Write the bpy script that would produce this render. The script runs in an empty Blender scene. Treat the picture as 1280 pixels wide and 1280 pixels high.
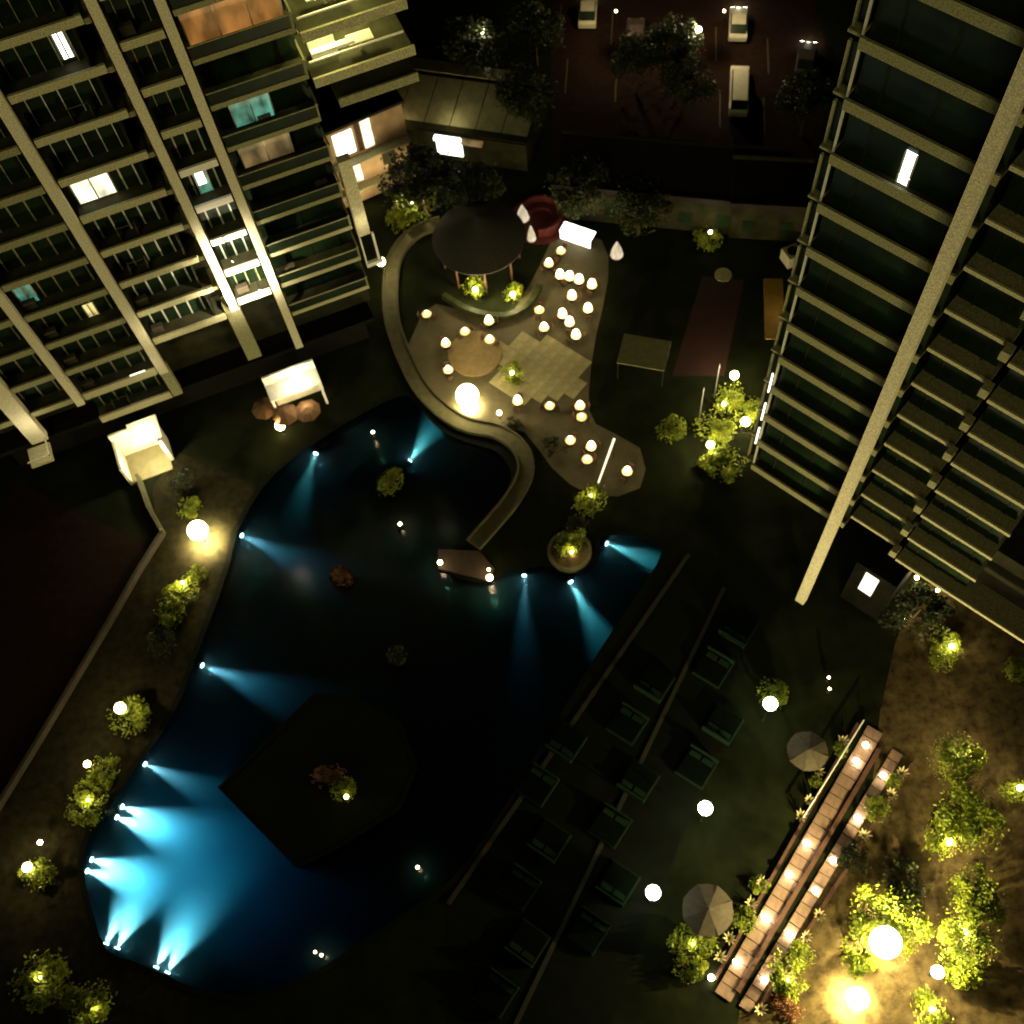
import bpy, bmesh, math, random
from mathutils import Vector, Matrix
random.seed(7)
S = bpy.context.scene
COL = S.collection
# ------------------------------------------------------------------ camera, sky, night glow, exposure
CH = 81.6
FPX = 1420.0
_n = Vector((105 / FPX, -710 / FPX, -1)).normalized()
_up = -_n
_y = (Vector((0, 0, -1)) - _up * Vector((0, 0, -1)).dot(_up)).normalized()
_x = _y.cross(_up)
RM = Matrix((_x, _y, _up))
cd = bpy.data.cameras.new('camera')
cd.sensor_width = 36; cd.lens = 36 * FPX / 1280; cd.clip_start = .5; cd.clip_end = 2000
cd.dof.use_dof = True; cd.dof.focus_distance = 44; cd.dof.aperture_fstop = .32   # soft hand-held night focus
cam = bpy.data.objects.new('camera', cd)
cam.matrix_world = Matrix.Translation((0, 0, CH)) @ RM.to_4x4()
COL.objects.link(cam); S.camera = cam
W = bpy.data.worlds.new('World'); S.world = W; W.use_nodes = True
bg = W.node_tree.nodes['Background']
bg.inputs[0].default_value = (.70, .66, .28, 1); bg.inputs[1].default_value = 0.007
sd = bpy.data.lights.new('city_glow', 'SUN'); sd.energy = .50; sd.color = (1, .91, .40); sd.angle = math.radians(25)
so = bpy.data.objects.new('city_glow', sd); COL.objects.link(so)
so.rotation_euler = Vector((.30 * .9, .95 * .9, -.36)).to_track_quat('-Z', 'Y').to_euler()
S.view_settings.view_transform = 'Standard'; S.view_settings.look = 'None'
S.view_settings.exposure = 0; S.view_settings.gamma = 1; S.view_settings.use_curve_mapping = False
S.render.engine = 'CYCLES'
S.cycles.max_bounces = 5; S.cycles.transparent_max_bounces = 12; S.cycles.sample_clamp_indirect = 4
S.cycles.use_denoising = True

def G(px, py, z=0.0):
    """point of the place on level z that was surveyed from the photograph"""
    d = RM @ Vector(((px - 640) / FPX, -(py - 640) / FPX, -1))
    t = (z - CH) / d.z
    return Vector((d.x * t, d.y * t, z))

# ------------------------------------------------------------------ materials
def nt(name):
    m = bpy.data.materials.new(name); m.use_nodes = True
    return m, m.node_tree.nodes, m.node_tree.links, m.node_tree.nodes['Principled BSDF']

def mat(name, c, rough=.8, var=.3, scale=2.0, bump=.0, metal=0, c2=None, detail=6, spec=.3):
    m, N, L, P = nt(name)
    tc = N.new('ShaderNodeTexCoord'); no = N.new('ShaderNodeTexNoise')
    no.inputs['Scale'].default_value = scale; no.inputs['Detail'].default_value = detail; no.inputs['Roughness'].default_value = .65
    L.new(tc.outputs['Object'], no.inputs['Vector'])
    r = N.new('ShaderNodeValToRGB')
    r.color_ramp.elements[0].position = .3; r.color_ramp.elements[1].position = .7
    a = [max(0, v * (1 - var)) for v in c]; b = list(c2) if c2 else [min(1, v * (1 + var)) for v in c]
    r.color_ramp.elements[0].color = (*a, 1); r.color_ramp.elements[1].color = (*b, 1)
    L.new(no.outputs['Fac'], r.inputs[0]); L.new(r.outputs[0], P.inputs['Base Color'])
    P.inputs['Roughness'].default_value = rough; P.inputs['Metallic'].default_value = metal
    P.inputs['Specular IOR Level'].default_value = spec
    if bump:
        bp = N.new('ShaderNodeBump'); bp.inputs['Strength'].default_value = bump
        L.new(no.outputs['Fac'], bp.inputs['Height']); L.new(bp.outputs[0], P.inputs['Normal'])
    return m

def glow(name, c, s, var=0.0, scale=1.5):
    m, N, L, P = nt(name)
    P.inputs['Base Color'].default_value = (.2, .2, .18, 1); P.inputs['Roughness'].default_value = .5
    P.inputs['Emission Color'].default_value = (*c, 1); P.inputs['Emission Strength'].default_value = s
    if var:
        tc = N.new('ShaderNodeTexCoord'); no = N.new('ShaderNodeTexNoise'); mp = N.new('ShaderNodeMapping')
        mp.inputs['Scale'].default_value = (1, 1, .45)
        no.inputs['Scale'].default_value = scale; no.inputs['Detail'].default_value = 3
        L.new(tc.outputs['Object'], mp.inputs[0]); L.new(mp.outputs[0], no.inputs['Vector'])
        r = N.new('ShaderNodeMapRange'); r.inputs['From Min'].default_value = .35; r.inputs['From Max'].default_value = .68
        r.inputs['To Min'].default_value = s * (1 - var); r.inputs['To Max'].default_value = s
        L.new(no.outputs['Fac'], r.inputs['Value']); L.new(r.outputs[0], P.inputs['Emission Strength'])
    return m

M = {}
M['concrete'] = mat('painted_concrete', (.40, .38, .22), .85, .6, 12.0, .5)
M['column'] = mat('column_render', (.58, .54, .37), .85, .5, 13.0, .5)
M['olive'] = mat('balcony_floor_tile', (.05, .05, .022), .8, .4, 1.2)
M['parapet'] = mat('parapet_render', (.24, .235, .12), .85, .6, 11)
M['near_black'] = mat('near_black_surface', (.006, .006, .004), .9, .4, 1.5, spec=.03)  # near-black colour stands in for the unlit void under the towers
M['wall'] = mat('dark_wall_render', (.02, .02, .01), .9, .5, .7, spec=.05)
M['darkglass'] = mat('tinted_glass', (.008, .017, .007), .35, .7, .5, spec=.15)
M['mullion'] = mat('pale_metal_mullion', (.55, .55, .48), .5, .1, 3)
M['white'] = mat('white_paint', (.8, .78, .7), .6, .08, 4)
M['grass'] = mat('grass', (.004, .006, .002), .95, .6, .35, .3, c2=(.010, .013, .004), spec=.05)
M['soil'] = mat('planting_soil', (.022, .015, .007), .95, .5, 1.2, .4, c2=(.075, .056, .022), spec=.05)
M['halo_ground'] = mat('lamp_halo_ground', (.006, .007, .003), .95, .4, 1.5, .5, c2=(.020, .017, .007), spec=.05)  # lighter than the grass so that the left flood's halo shows
M['asphalt'] = mat('asphalt', (.013, .0065, .004), .9, .4, 1.5, .2, spec=.06)
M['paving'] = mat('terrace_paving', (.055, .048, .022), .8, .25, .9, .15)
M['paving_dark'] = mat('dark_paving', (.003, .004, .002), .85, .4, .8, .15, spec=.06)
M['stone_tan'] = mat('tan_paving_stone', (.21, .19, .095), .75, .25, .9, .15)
M['wall_unlit'] = mat('unlit_wall_render', (.03, .024, .015), .85, .3, 2)  # darker wall copy, the floodlight's falloff put into the colour
M['ledge'] = mat('weathered_ledge', (.19, .18, .10), .85, .5, 8)
M['timber'] = mat('reddish_timber', (.055, .024, .014), .65, .3, 2.5, .2)
M['stone_pale'] = mat('pale_pink_stone', (.14, .09, .06), .7, .25, 3, .15)
M['kerb'] = mat('kerb_stone', (.055, .052, .022), .8, .25, 2, .15)
M['pool'] = mat('pool_tile', (.011, .036, .028), .5, .15, 1.0)
M['metal'] = mat('grey_metal', (.25, .25, .24), .4, .2, 4, metal=.7)
M['darkmetal'] = mat('black_metal', (.02, .02, .018), .5, .2, 4, metal=.4)
M['thatch'] = mat('dark_thatch', (.012, .011, .006), .95, .6, 6, .8)
M['canvas'] = mat('beige_canvas', (.07, .058, .036), .85, .2, 3)
M['canvas_dim'] = mat('olive_shade_cloth', (.24, .23, .11), .85, .2, 2)
M['red'] = mat('red_upholstery', (.06, .008, .006), .7, .3, 2)
M['court'] = mat('red_court', (.016, .0035, .002), .85, .3, .8)
M['yellow'] = mat('yellow_canvas', (.28, .17, .03), .7, .25, 1.3)
M['roofsheet'] = mat('pale_roof_sheet', (.20, .19, .11), .6, .3, .8)
M['rooftile'] = mat('dark_roof', (.009, .006, .004), .8, .4, .7)
M['carpale'] = mat('pale_car_paint', (.42, .40, .28), .3, .1, 2, spec=.6)
M['cardark'] = mat('dark_car_paint', (.05, .04, .035), .3, .2, 2, spec=.6)
M['tyre'] = mat('tyre_rubber', (.015, .015, .015), .9, .2, 4)
M['bark'] = mat('bark', (.09, .06, .035), .9, .4, 6, .6)
M['teak'] = mat('dark_sun_bed_fabric', (.0015, .003, .0015), .95, .3, 2, spec=.03)
M['bedframe'] = mat('green_grey_bed_frame', (.008, .019, .009), .9, .2, 3, spec=.05)
M['skin'] = mat('tablecloth_cream', (.5, .42, .25), .8, .15, 4)
M['lamp'] = glow('warm_lamp_glass', (1, .80, .42), 24)
M['floodglass'] = glow('flood_glass', (1, .80, .42), 40)
M['lampw'] = glow('white_lamp_glass', (.93, 1, .82), 22)
M['lampblue'] = glow('pool_lamp_lens', (.65, .95, 1), 30)
M['room_white'] = glow('lit_room_white', (1, .95, .66), 2.2, .7, 1.2)
M['room_yellow'] = glow('lit_room_yellow', (1, .84, .30), 1.7, .8, 1.0)
M['room_orange'] = glow('lit_room_orange', (1, .40, .08), .48, .75, .9)
M['room_teal'] = glow('lit_room_teal', (.22, .85, .60), .50, .9, 1.3)
M['room_warm'] = glow('lit_room_warm', (1, .62, .22), .25, .85, 1.1)
M['room_bright'] = glow('lit_room_bright', (1, .97, .85), 4)
M['tube'] = glow('tube_lamp', (1, .9, .7), 3)

def leafmat(name, c, tr=.35):
    m, N, L, P = nt(name)
    oi = N.new('ShaderNodeTexCoord'); no = N.new('ShaderNodeTexNoise'); no.inputs['Scale'].default_value = 1.8; no.inputs['Detail'].default_value = 4
    L.new(oi.outputs['Object'], no.inputs['Vector'])
    r = N.new('ShaderNodeValToRGB'); r.color_ramp.elements[0].position = .35; r.color_ramp.elements[1].position = .65
    r.color_ramp.elements[0].color = (c[0] * .5, c[1] * .55, c[2] * .5, 1); r.color_ramp.elements[1].color = (min(1, c[0] * 1.5), min(1, c[1] * 1.4), c[2] * 1.2, 1)
    L.new(no.outputs['Fac'], r.inputs[0]); L.new(r.outputs[0], P.inputs['Base Color'])
    P.inputs['Roughness'].default_value = .55; P.inputs['Specular IOR Level'].default_value = .25
    t = N.new('ShaderNodeBsdfTranslucent'); L.new(r.outputs[0], t.inputs[0])
    mx = N.new('ShaderNodeMixShader'); mx.inputs[0].default_value = tr
    L.new(P.outputs[0], mx.inputs[1]); L.new(t.outputs[0], mx.inputs[2]); L.new(mx.outputs[0], N['Material Output'].inputs[0])
    return m
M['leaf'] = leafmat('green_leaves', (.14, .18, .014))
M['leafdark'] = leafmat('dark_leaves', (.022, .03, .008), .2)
M['leafred'] = leafmat('reddish_leaves', (.16, .07, .03))

def watermat():
    m, N, L, P = nt('pool_water'); N.remove(P)
    tr = N.new('ShaderNodeBsdfTransparent'); tr.inputs[0].default_value = (.62, .86, .88, 1)
    gl = N.new('ShaderNodeBsdfGlossy'); gl.inputs['Roughness'].default_value = .16
    fr = N.new('ShaderNodeFresnel'); fr.inputs[0].default_value = 1.33
    no = N.new('ShaderNodeTexNoise'); no.inputs['Scale'].default_value = 1.6; no.inputs['Detail'].default_value = 4
    tc = N.new('ShaderNodeTexCoord'); L.new(tc.outputs['Object'], no.inputs['Vector'])
    bp = N.new('ShaderNodeBump'); bp.inputs['Strength'].default_value = .1; L.new(no.outputs['Fac'], bp.inputs['Height'])
    L.new(bp.outputs[0], gl.inputs['Normal']); L.new(bp.outputs[0], fr.inputs['Normal'])
    mx = N.new('ShaderNodeMixShader'); L.new(fr.outputs[0], mx.inputs[0]); L.new(tr.outputs[0], mx.inputs[1]); L.new(gl.outputs[0], mx.inputs[2])
    L.new(mx.outputs[0], N['Material Output'].inputs[0])
    va = N.new('ShaderNodeVolumeAbsorption'); va.inputs[0].default_value = (.16, .68, .80, 1); va.inputs[1].default_value = .50
    vs = N.new('ShaderNodeVolumeScatter'); vs.inputs[0].default_value = (.8, .95, 1, 1); vs.inputs[1].default_value = .16
    ad = N.new('ShaderNodeAddShader'); L.new(va.outputs[0], ad.inputs[0]); L.new(vs.outputs[0], ad.inputs[1]); L.new(ad.outputs[0], N['Material Output'].inputs[1])
    return m
M['water'] = watermat()

# ------------------------------------------------------------------ builders
class MB:
    def __init__(s): s.v = []; s.f = []
    def box(s, x0, x1, y0, y1, z0, z1, mtx=None):
        b = len(s.v)
        for z in (z0, z1):
            for x, y in ((x0, y0), (x1, y0), (x1, y1), (x0, y1)):
                p = Vector((x, y, z)); s.v.append(mtx @ p if mtx else p)
        for q in ((0, 3, 2, 1), (4, 5, 6, 7), (0, 1, 5, 4), (1, 2, 6, 5), (2, 3, 7, 6), (3, 0, 4, 7)):
            s.f.append(tuple(b + i for i in q))
        return s
    def ring(s, pts):
        b = len(s.v); s.v += [Vector(p) for p in pts]; return list(range(b, b + len(pts)))
    def bridge(s, a, c):
        n = len(a)
        for i in range(n): s.f.append((a[i], a[(i + 1) % n], c[(i + 1) % n], c[i]))
    def lathe(s, prof, n=12, ctr=(0, 0), cap=True):
        rs = []
        for r, z in prof:
            rs.append(s.ring([(ctr[0] + r * math.cos(2 * math.pi * i / n), ctr[1] + r * math.sin(2 * math.pi * i / n), z) for i in range(n)]))
        for a, c in zip(rs, rs[1:]): s.bridge(a, c)
        if cap: s.f.append(tuple(reversed(rs[0]))); s.f.append(tuple(rs[-1]))
        return s
    def tube(s, p, q, r0, r1=None, n=6):
        r1 = r0 if r1 is None else r1
        p, q = Vector(p), Vector(q); d = (q - p).normalized()
        u = d.orthogonal().normalized(); w = d.cross(u)
        A = s.ring([p + (u * math.cos(t) + w * math.sin(t)) * r0 for t in [2 * math.pi * i / n for i in range(n)]])
        B = s.ring([q + (u * math.cos(t) + w * math.sin(t)) * r1 for t in [2 * math.pi * i / n for i in range(n)]])
        s.bridge(A, B); s.f.append(tuple(reversed(A))); s.f.append(tuple(B)); return s
    def prism(s, pts, z0, z1):
        a = s.ring([(p[0], p[1], z0) for p in pts]); b = s.ring([(p[0], p[1], z1) for p in pts])
        s.bridge(a, b); s.f.append(tuple(reversed(a))); s.f.append(tuple(b)); return s
    def strip(s, path, w, z0, z1, closed=False):
        """a band of rectangular section along a path"""
        n = len(path); P = [Vector((p[0], p[1], 0)) for p in path]; Ls = []; Rs = []
        for i in range(n):
            a = P[(i - 1) % n] if (closed or i > 0) else P[i]; b = P[(i + 1) % n] if (closed or i < n - 1) else P[i]
            t = (b - a).normalized(); nn = Vector((-t.y, t.x, 0)) * w / 2
            Ls.append(P[i] + nn); Rs.append(P[i] - nn)
        rows = [s.ring([(l.x, l.y, z0), (r.x, r.y, z0), (r.x, r.y, z1), (l.x, l.y, z1)]) for l, r in zip(Ls, Rs)]
        for i in range(n if closed else n - 1): s.bridge(rows[i], rows[(i + 1) % n])
        if not closed: s.f.append(tuple(rows[0])); s.f.append(tuple(reversed(rows[-1])))
        return s
    def mesh(s, name, m, smooth=False):
        me = bpy.data.meshes.new(name); me.from_pydata([tuple(v) for v in s.v], [], s.f)
        bm = bmesh.new(); bm.from_mesh(me); bmesh.ops.recalc_face_normals(bm, faces=bm.faces); bm.to_mesh(me); bm.free()
        me.materials.append(M[m] if isinstance(m, str) else m)
        if smooth:
            for p in me.polygons: p.use_smooth = True
        me.update(); return me

def link(name, me, parent=None, loc=None):
    o = bpy.data.objects.new(name, me); COL.objects.link(o)
    if parent: o.parent = parent
    if loc is not None: o.location = loc
    return o
def part(name, mb, m, parent, loc=None, smooth=False, label=None):
    o = link(name, mb.mesh(name, m, smooth), parent, loc)
    if label: o['label'] = label
    return o
def thing(name, label, cat, loc=(0, 0, 0), rz=0, group=None):
    o = bpy.data.objects.new(name, None); COL.objects.link(o); o.location = loc; o.rotation_euler = (0, 0, rz)
    o.empty_display_size = .3
    o['label'] = label; o['category'] = cat
    if group: o['group'] = group
    return o
def tag(o, label, cat, group=None):
    o['label'] = label; o['category'] = cat
    if group: o['group'] = group
    return o
def struct(name, mb, m): o = link(name, mb.mesh(name, m)); o['kind'] = 'structure'; return o
def light(kind, parent, loc, power, color, r=.1, **k):
    l = bpy.data.lights.new('light', kind); l.energy = power; l.color = color; l.shadow_soft_size = r
    for a, b in k.items(): setattr(l, a, b)
    o = bpy.data.objects.new('light', l); COL.objects.link(o); o.parent = parent; o.location = loc; return o
def fill(outer, holes, z, name, m):
    bm = bmesh.new()
    for loop in [outer] + holes:
        vs = [bm.verts.new((p[0], p[1], z)) for p in loop]
        for i in range(len(vs)): bm.edges.new((vs[i], vs[(i + 1) % len(vs)]))
    bmesh.ops.triangle_fill(bm, edges=bm.edges[:], use_beauty=True)
    for f in bm.faces:
        if f.normal.z < 0: f.normal_flip()
    me = bpy.data.meshes.new(name); bm.to_mesh(me); bm.free(); me.materials.append(M[m]); return me
def smoothpath(pts, n=4, closed=False):
    P = [Vector(p) for p in pts]; out = []; N_ = len(P)
    rng = range(N_ if closed else N_ - 1)
    for i in rng:
        p0 = P[(i - 1) % N_] if closed or i > 0 else P[i]; p1 = P[i]; p2 = P[(i + 1) % N_]
        p3 = P[(i + 2) % N_] if closed or i + 2 < N_ else p2
        for k in range(n):
            t = k / n
            out.append(.5 * ((2 * p1) + (p2 - p0) * t + (2 * p0 - 5 * p1 + 4 * p2 - p3) * t * t + (3 * p1 - p0 - 3 * p2 + p3) * t ** 3))
    if not closed: out.append(P[-1])
    return out
def px(pts, z=0): return [G(a, b, z) for a, b in pts]

# ------------------------------------------------------------------ ground, pool, water
# shoreline of the pool (its curved north-east side follows the winding walkway)
shore_raw = [(392, 552), (430, 528), (480, 500), (512, 492), (532, 515), (556, 538), (590, 552), (622, 562), (640, 585), (640, 610), (622, 640), (596, 668),
             (566, 690), (560, 712), (600, 726), (640, 712), (672, 705), (690, 706), (712, 712), (736, 706), (748, 688), (748, 668), (790, 668), (832, 684), (806, 735), (762, 800), (726, 858), (690, 915), (640, 1000),
             (590, 1075), (545, 1120), (500, 1150), (440, 1190), (380, 1225), (310, 1248), (240, 1238), (205, 1222), (165, 1205), (130, 1190), (112, 1140), (100, 1080), (112, 1040), (138, 1002), (165, 962), (200, 915), (225, 870),
             (240, 828), (262, 770), (285, 705), (294, 665), (325, 610), (360, 575)]
shore = smoothpath(px(shore_raw), 2, True)
WL = -.12; FL = -1.5
BIG = 700
struct('ground', MB(), 'grass').data = fill([(-BIG, -200), (BIG, -200), (BIG, BIG), (-BIG, BIG)], [[(p.x, p.y) for p in shore]], 0, 'ground', 'grass')
struct('pool_floor', MB(), 'pool').data = fill([(p.x, p.y) for p in shore], [], FL, 'pool_floor', 'pool')
w = MB(); a = w.ring([(p.x, p.y, FL) for p in shore]); b = w.ring([(p.x, p.y, .0) for p in shore]); w.bridge(a, b)
struct('pool_wall', w, 'pool')
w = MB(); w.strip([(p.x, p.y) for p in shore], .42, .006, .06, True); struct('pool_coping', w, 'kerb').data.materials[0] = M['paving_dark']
def closed_pool():
    top = fill([(p.x, p.y) for p in shore], [], WL, 'pool_water', 'water')
    bm = bmesh.new(); bm.from_mesh(top)
    ex = bmesh.ops.extrude_face_region(bm, geom=bm.faces[:]); bmesh.ops.translate(bm, verts=[q for q in ex['geom'] if isinstance(q, bmesh.types.BMVert)], vec=(0, 0, FL - WL + .01))
    bmesh.ops.recalc_face_normals(bm, faces=bm.faces); bm.to_mesh(top); bm.free(); return top
o = struct('pool_water', MB(), 'water'); o.data = closed_pool()
isl = px([(275, 985), (345, 1055), (372, 1083), (420, 1060), (500, 1010), (520, 960), (500, 905), (440, 872), (395, 868)])
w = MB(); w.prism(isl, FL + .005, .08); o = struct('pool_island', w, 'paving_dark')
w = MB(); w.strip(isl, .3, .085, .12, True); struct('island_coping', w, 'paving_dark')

# surfaces laid on the ground
def patch(name, pts, m, z): o = link(name, fill([(p.x, p.y) for p in pts], [], z, name, m)); o['kind'] = 'structure'; return o
patch('street', px([(690, -60), (1000, -60), (1050, 120), (985, 290), (690, 190)]), 'asphalt', .006)
patch('garden_soil', px([(1100, 890), (1120, 800), (1160, 730), (1350, 760), (1420, 1400), (900, 1400), (925, 1262), (1000, 1150), (1090, 985)]), 'soil', .008)
patch('entrance_court', px([(20, 600), (200, 690), (150, 770), (-60, 1120), (-160, 900)]), 'asphalt', .006)
patch('halo_bank', px([(224, 566), (262, 580), (300, 600), (322, 606), (290, 663), (281, 705), (258, 770), (236, 828), (221, 870), (196, 915), (161, 962), (134, 1002), (108, 1040), (96, 1080), (108, 1140), (126, 1190), (160, 1208), (235, 1244), (235, 1400), (-140, 1400), (-60, 1120), (-28, 1062), (52, 932), (147, 772), (180, 714), (208, 668), (194, 640), (190, 610)]), 'halo_ground', .01)  # ground patch added to carry the left flood's halo
terr = smoothpath(px([(505, 455), (520, 410), (545, 380), (640, 392), (690, 300), (752, 300), (760, 350), (745, 420), (736, 490), (745, 530), (800, 560), (800, 610), (740, 620), (690, 585), (655, 540), (600, 528), (560, 515), (525, 485)]), 2, True)
patch('terrace', terr, 'paving', .012)
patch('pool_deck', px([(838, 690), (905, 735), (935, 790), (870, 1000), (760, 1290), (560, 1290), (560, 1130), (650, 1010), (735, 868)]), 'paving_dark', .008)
rd = [G(594, 443, 0) + Vector((2.35 * math.cos(t), 2.35 * math.sin(t), 0)) for t in [i * math.pi / 12 for i in range(24)]]
w = MB(); w.prism(rd, .016, .22); struct('round_terrace_step', w, mat('brown_step_stone', (.15, .11, .045), .8, .2, 2, .1))

# paving stones paler than the terrace, its lamplight put into their colour: each its own piece of the setting
tc0 = bpy.data.objects['terrace']
stone_meshes = []
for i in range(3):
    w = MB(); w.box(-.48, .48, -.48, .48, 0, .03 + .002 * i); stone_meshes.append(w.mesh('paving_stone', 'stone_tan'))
def inside(p, poly):
    c = False; j = len(poly) - 1
    for i in range(len(poly)):
        if (poly[i].y > p.y) != (poly[j].y > p.y) and p.x < (poly[j].x - poly[i].x) * (p.y - poly[i].y) / (poly[j].y - poly[i].y) + poly[i].x: c = not c
        j = i
    return c
cnt = 0
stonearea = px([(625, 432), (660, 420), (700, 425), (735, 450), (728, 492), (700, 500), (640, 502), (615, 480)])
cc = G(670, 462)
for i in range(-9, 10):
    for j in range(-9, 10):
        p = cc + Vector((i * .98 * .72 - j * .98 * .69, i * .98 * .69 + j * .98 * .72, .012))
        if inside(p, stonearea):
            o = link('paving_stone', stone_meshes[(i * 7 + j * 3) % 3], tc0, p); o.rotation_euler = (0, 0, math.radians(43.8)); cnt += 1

# winding walkway beside the pool: a raised band with pale kerbs
wk = smoothpath(px([(552, 280), (520, 292), (497, 318), (489, 351), (491, 404), (513, 462), (537, 499), (577, 530), (622, 541), (651, 563), (657, 592), (640, 626), (616, 655), (592, 682)]), 4)
w = MB(); w.strip(wk, 1.15, .014, .2); walk = struct('winding_walkway', w, mat('walkway_render', (.07, .066, .03), .85, .3, 1.5, .2))
for sgn in (-1, 1):
    n = len(wk); off = []
    for i in range(n):
        a = wk[max(0, i - 1)]; b = wk[min(n - 1, i + 1)]; t = (b - a).normalized(); off.append(wk[i] + Vector((-t.y, t.x, 0)) * .62 * sgn)
    w = MB(); w.strip(off, .16, .014, .42); link('kerb', w.mesh('kerb', 'kerb'), walk)
# viewing jetty at the end of the walkway
w = MB(); w.prism(px([(548, 688), (600, 690), (618, 712), (612, 728), (590, 722), (548, 712)]), -.4, .25); struct('jetty', w, mat('jetty_stone', (.03, .018, .01), .8, .3, 2))

# ------------------------------------------------------------------ left tower
RT0 = thing('apartment_tower', 'dark glass apartment tower at right with one full-height column in front', 'apartment building', (21.5, 31, 0), math.radians(-47.5))
LT = thing('apartment_tower', 'tall apartment tower at upper left with olive balconies and several lit flats', 'apartment building', (-13.6, 51.7, 0), math.radians(14.5))
def cached(cache, key, fn):
    if key not in cache: cache[key] = fn()
    return cache[key]
LC = {}
def slab_piece(T, name, x0, x1, y0, y1, h, z, m='concrete'):
    me = cached(LC, (name, round(x1 - x0, 2), round(y1 - y0, 2), h, m), lambda: MB().box(0, x1 - x0, 0, y1 - y0, 0, h).mesh(name, m))
    return link(name, me, T, (x0, y0, z))
ZL = [12.2 + 3.1 * k for k in range(15)]
def columnpart(T, x, w_, y0, y1, z0, z1, m='column', label=None):
    return part('column', MB().box(x - w_ / 2, x + w_ / 2, y0, y1, z0, z1), m, T, label=label)
for x, w_, zb in ((-.4, .56, 12.6), (-3.55, .56, 19.0), (-10.0, .64, 15.2), (-16.2, .56, 15.0)):
    columnpart(LT, x, w_, -.62, -.1, zb, 57)
columnpart(LT, -3.75, 1.05, -.1, .6, 12.6, 19.0, 'parapet')  # lower shaft in darker render, its lack of lamplight put into the colour
columnpart(LT, -10.0, .7, -.3, .4, 11.9, 15.2, 'parapet')  # same dimness put into the colour of this lower shaft
columnpart(LT, -20.2, 1.2, -.7, .0, 12.8, 20.5)
columnpart(LT, -26.5, .8, -.75, .0, 12.8, 57)
part('transfer_slab', MB().box(-26.8, 5.6, 0.2, 15.8, 11.5, 11.9), 'near_black', LT)
part('core_wall', MB().box(-26, 5.5, 7.5, 16, 0, 12.0), 'near_black', LT)
part('tower_body', MB().box(-27, 5.9, 1.75, 16, 12.1, 57), 'wall', LT)
part('roof', MB().box(-27.3, 6.2, -.3, 16.3, 57.02, 57.6), 'concrete', LT)
# window: frame of mullions, pane; shared mesh data per width
def window_part(T, x0, x1, yg, z, h, n, glassm='darkglass', mull='mullion', th=.09, rail=False):
    w_ = x1 - x0
    pane = link('window', cached(LC, ('pane', round(w_, 2), round(h, 2), glassm, round(x0) % 3 if glassm == 'darkglass' else 0), lambda: MB().box(0, w_, 0, .05, 0, h).mesh('window', glassm)), T, (x0, yg, z))
    me = cached(LC, ('mul', th, round(h, 2), mull), lambda: MB().box(-th / 2, th / 2, -.07, -.002, 0, h).mesh('mullion', mull))
    for i in range(n): link('mullion', me, pane, (w_ * (i + .5) / n, 0, 0))
    return pane
rooms = {  # (bay, floor level index) -> material
    ('A', 6): None}
# bays: x0, x1, first floor, last floor, dz, mullions, fascia right end
bays = {'A': (-9.55, -4.3, 2, 14, 0, 5), 'B': (-3.15, -.8, 2, 14, .9, 3), 'E': (-15.8, -10.45, 0, 14, 0, 5), 'F': (-24, -16.6, 1, 14, .2, 6)}
for nm, (x0, x1, k0, k1, dz, nm_) in bays.items():
    for k in range(k0, k1):
        z = ZL[k] + dz
        if z > 56: continue
        low = nm == 'E' and k < 2
        slab_piece(LT, 'floor_slab', x0, x1, -.18, 1.7, .24, z - .22, 'olive')
        slab_piece(LT, 'balcony_fascia', x0, x1, -.36, -.19, .52 if not low else .7, z - .25, 'white' if nm == 'B' and k < 7 else 'concrete' if nm in 'AB' or low else 'parapet')  # lowest B fascias are white, the lamplight there put into the colour
        if nm == 'A':   # short stepped ledge between the balcony and the middle column
            slab_piece(LT, 'ledge', -4.28, -3.95, -.1, 1.6, .35, z - .5, 'parapet')
            slab_piece(LT, 'side_wall', -5.05, -4.95, .0, 1.72, 2.75, z + .03, 'wall')
            if k > 2: slab_piece(LT, 'bracket', -4.6, -4.3, -.55, -.37, .35, z + .1, 'concrete')
        dark = not (nm == 'A' and k < 7) and not (nm == 'E')
        window_part(LT, x0 + .02, x1 - (.75 if nm == 'A' else .02), .95, z + .04, 2.7, nm_, mull='mullion' if (nm == 'A' and k < 9) or (nm == 'B' and 2 < k < 7) else 'parapet', th=.1 if k < 7 else .06)  # paler mullions low down carry lamplight in their colour
# lit flats of the left tower (each a glazed room front standing just before the dark glazing)
def litroom(T, x0, x1, z0, z1, m, label, y=.84, n=2, power=0, col=(1, .8, .45)):
    o = part('lit_window', MB().box(x0, x1, y, y + .05, z0, z1), m, T, label=label)
    for i in range(n + 1):
        x = x0 + (x1 - x0) * i / n; part('mullion', MB().box(x - .04, x + .04, y - .05, y - .002, z0, z1), 'mullion', o)
    if power: light('POINT', T, ((x0 + x1) / 2, y - .7, z1 - .3), power, col, .3)
    return o
litroom(LT, -9.3, -7.0, 30.95, 33.2, 'room_white', 'brightly lit window with white curtains')
litroom(LT, -6.2, -5.6, 40.5, 42.3, 'room_bright', 'small white lit window')
litroom(LT, -2.5, -1.7, 28.5, 30.6, 'room_teal', 'teal lit window', n=1)
part('curtain', MB().box(-2.4, -1.9, .76, .80, 29.4, 30.7), 'room_bright', LT)  # cloth glows by itself, the room's light put into the material
litroom(LT, -15.7, -14.6, 24.6, 26.3, 'room_teal', 'dim teal lit window')
litroom(LT, -12.6, -11.9, 21.6, 22.8, 'room_yellow', 'small lit window low on the tower')
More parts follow.
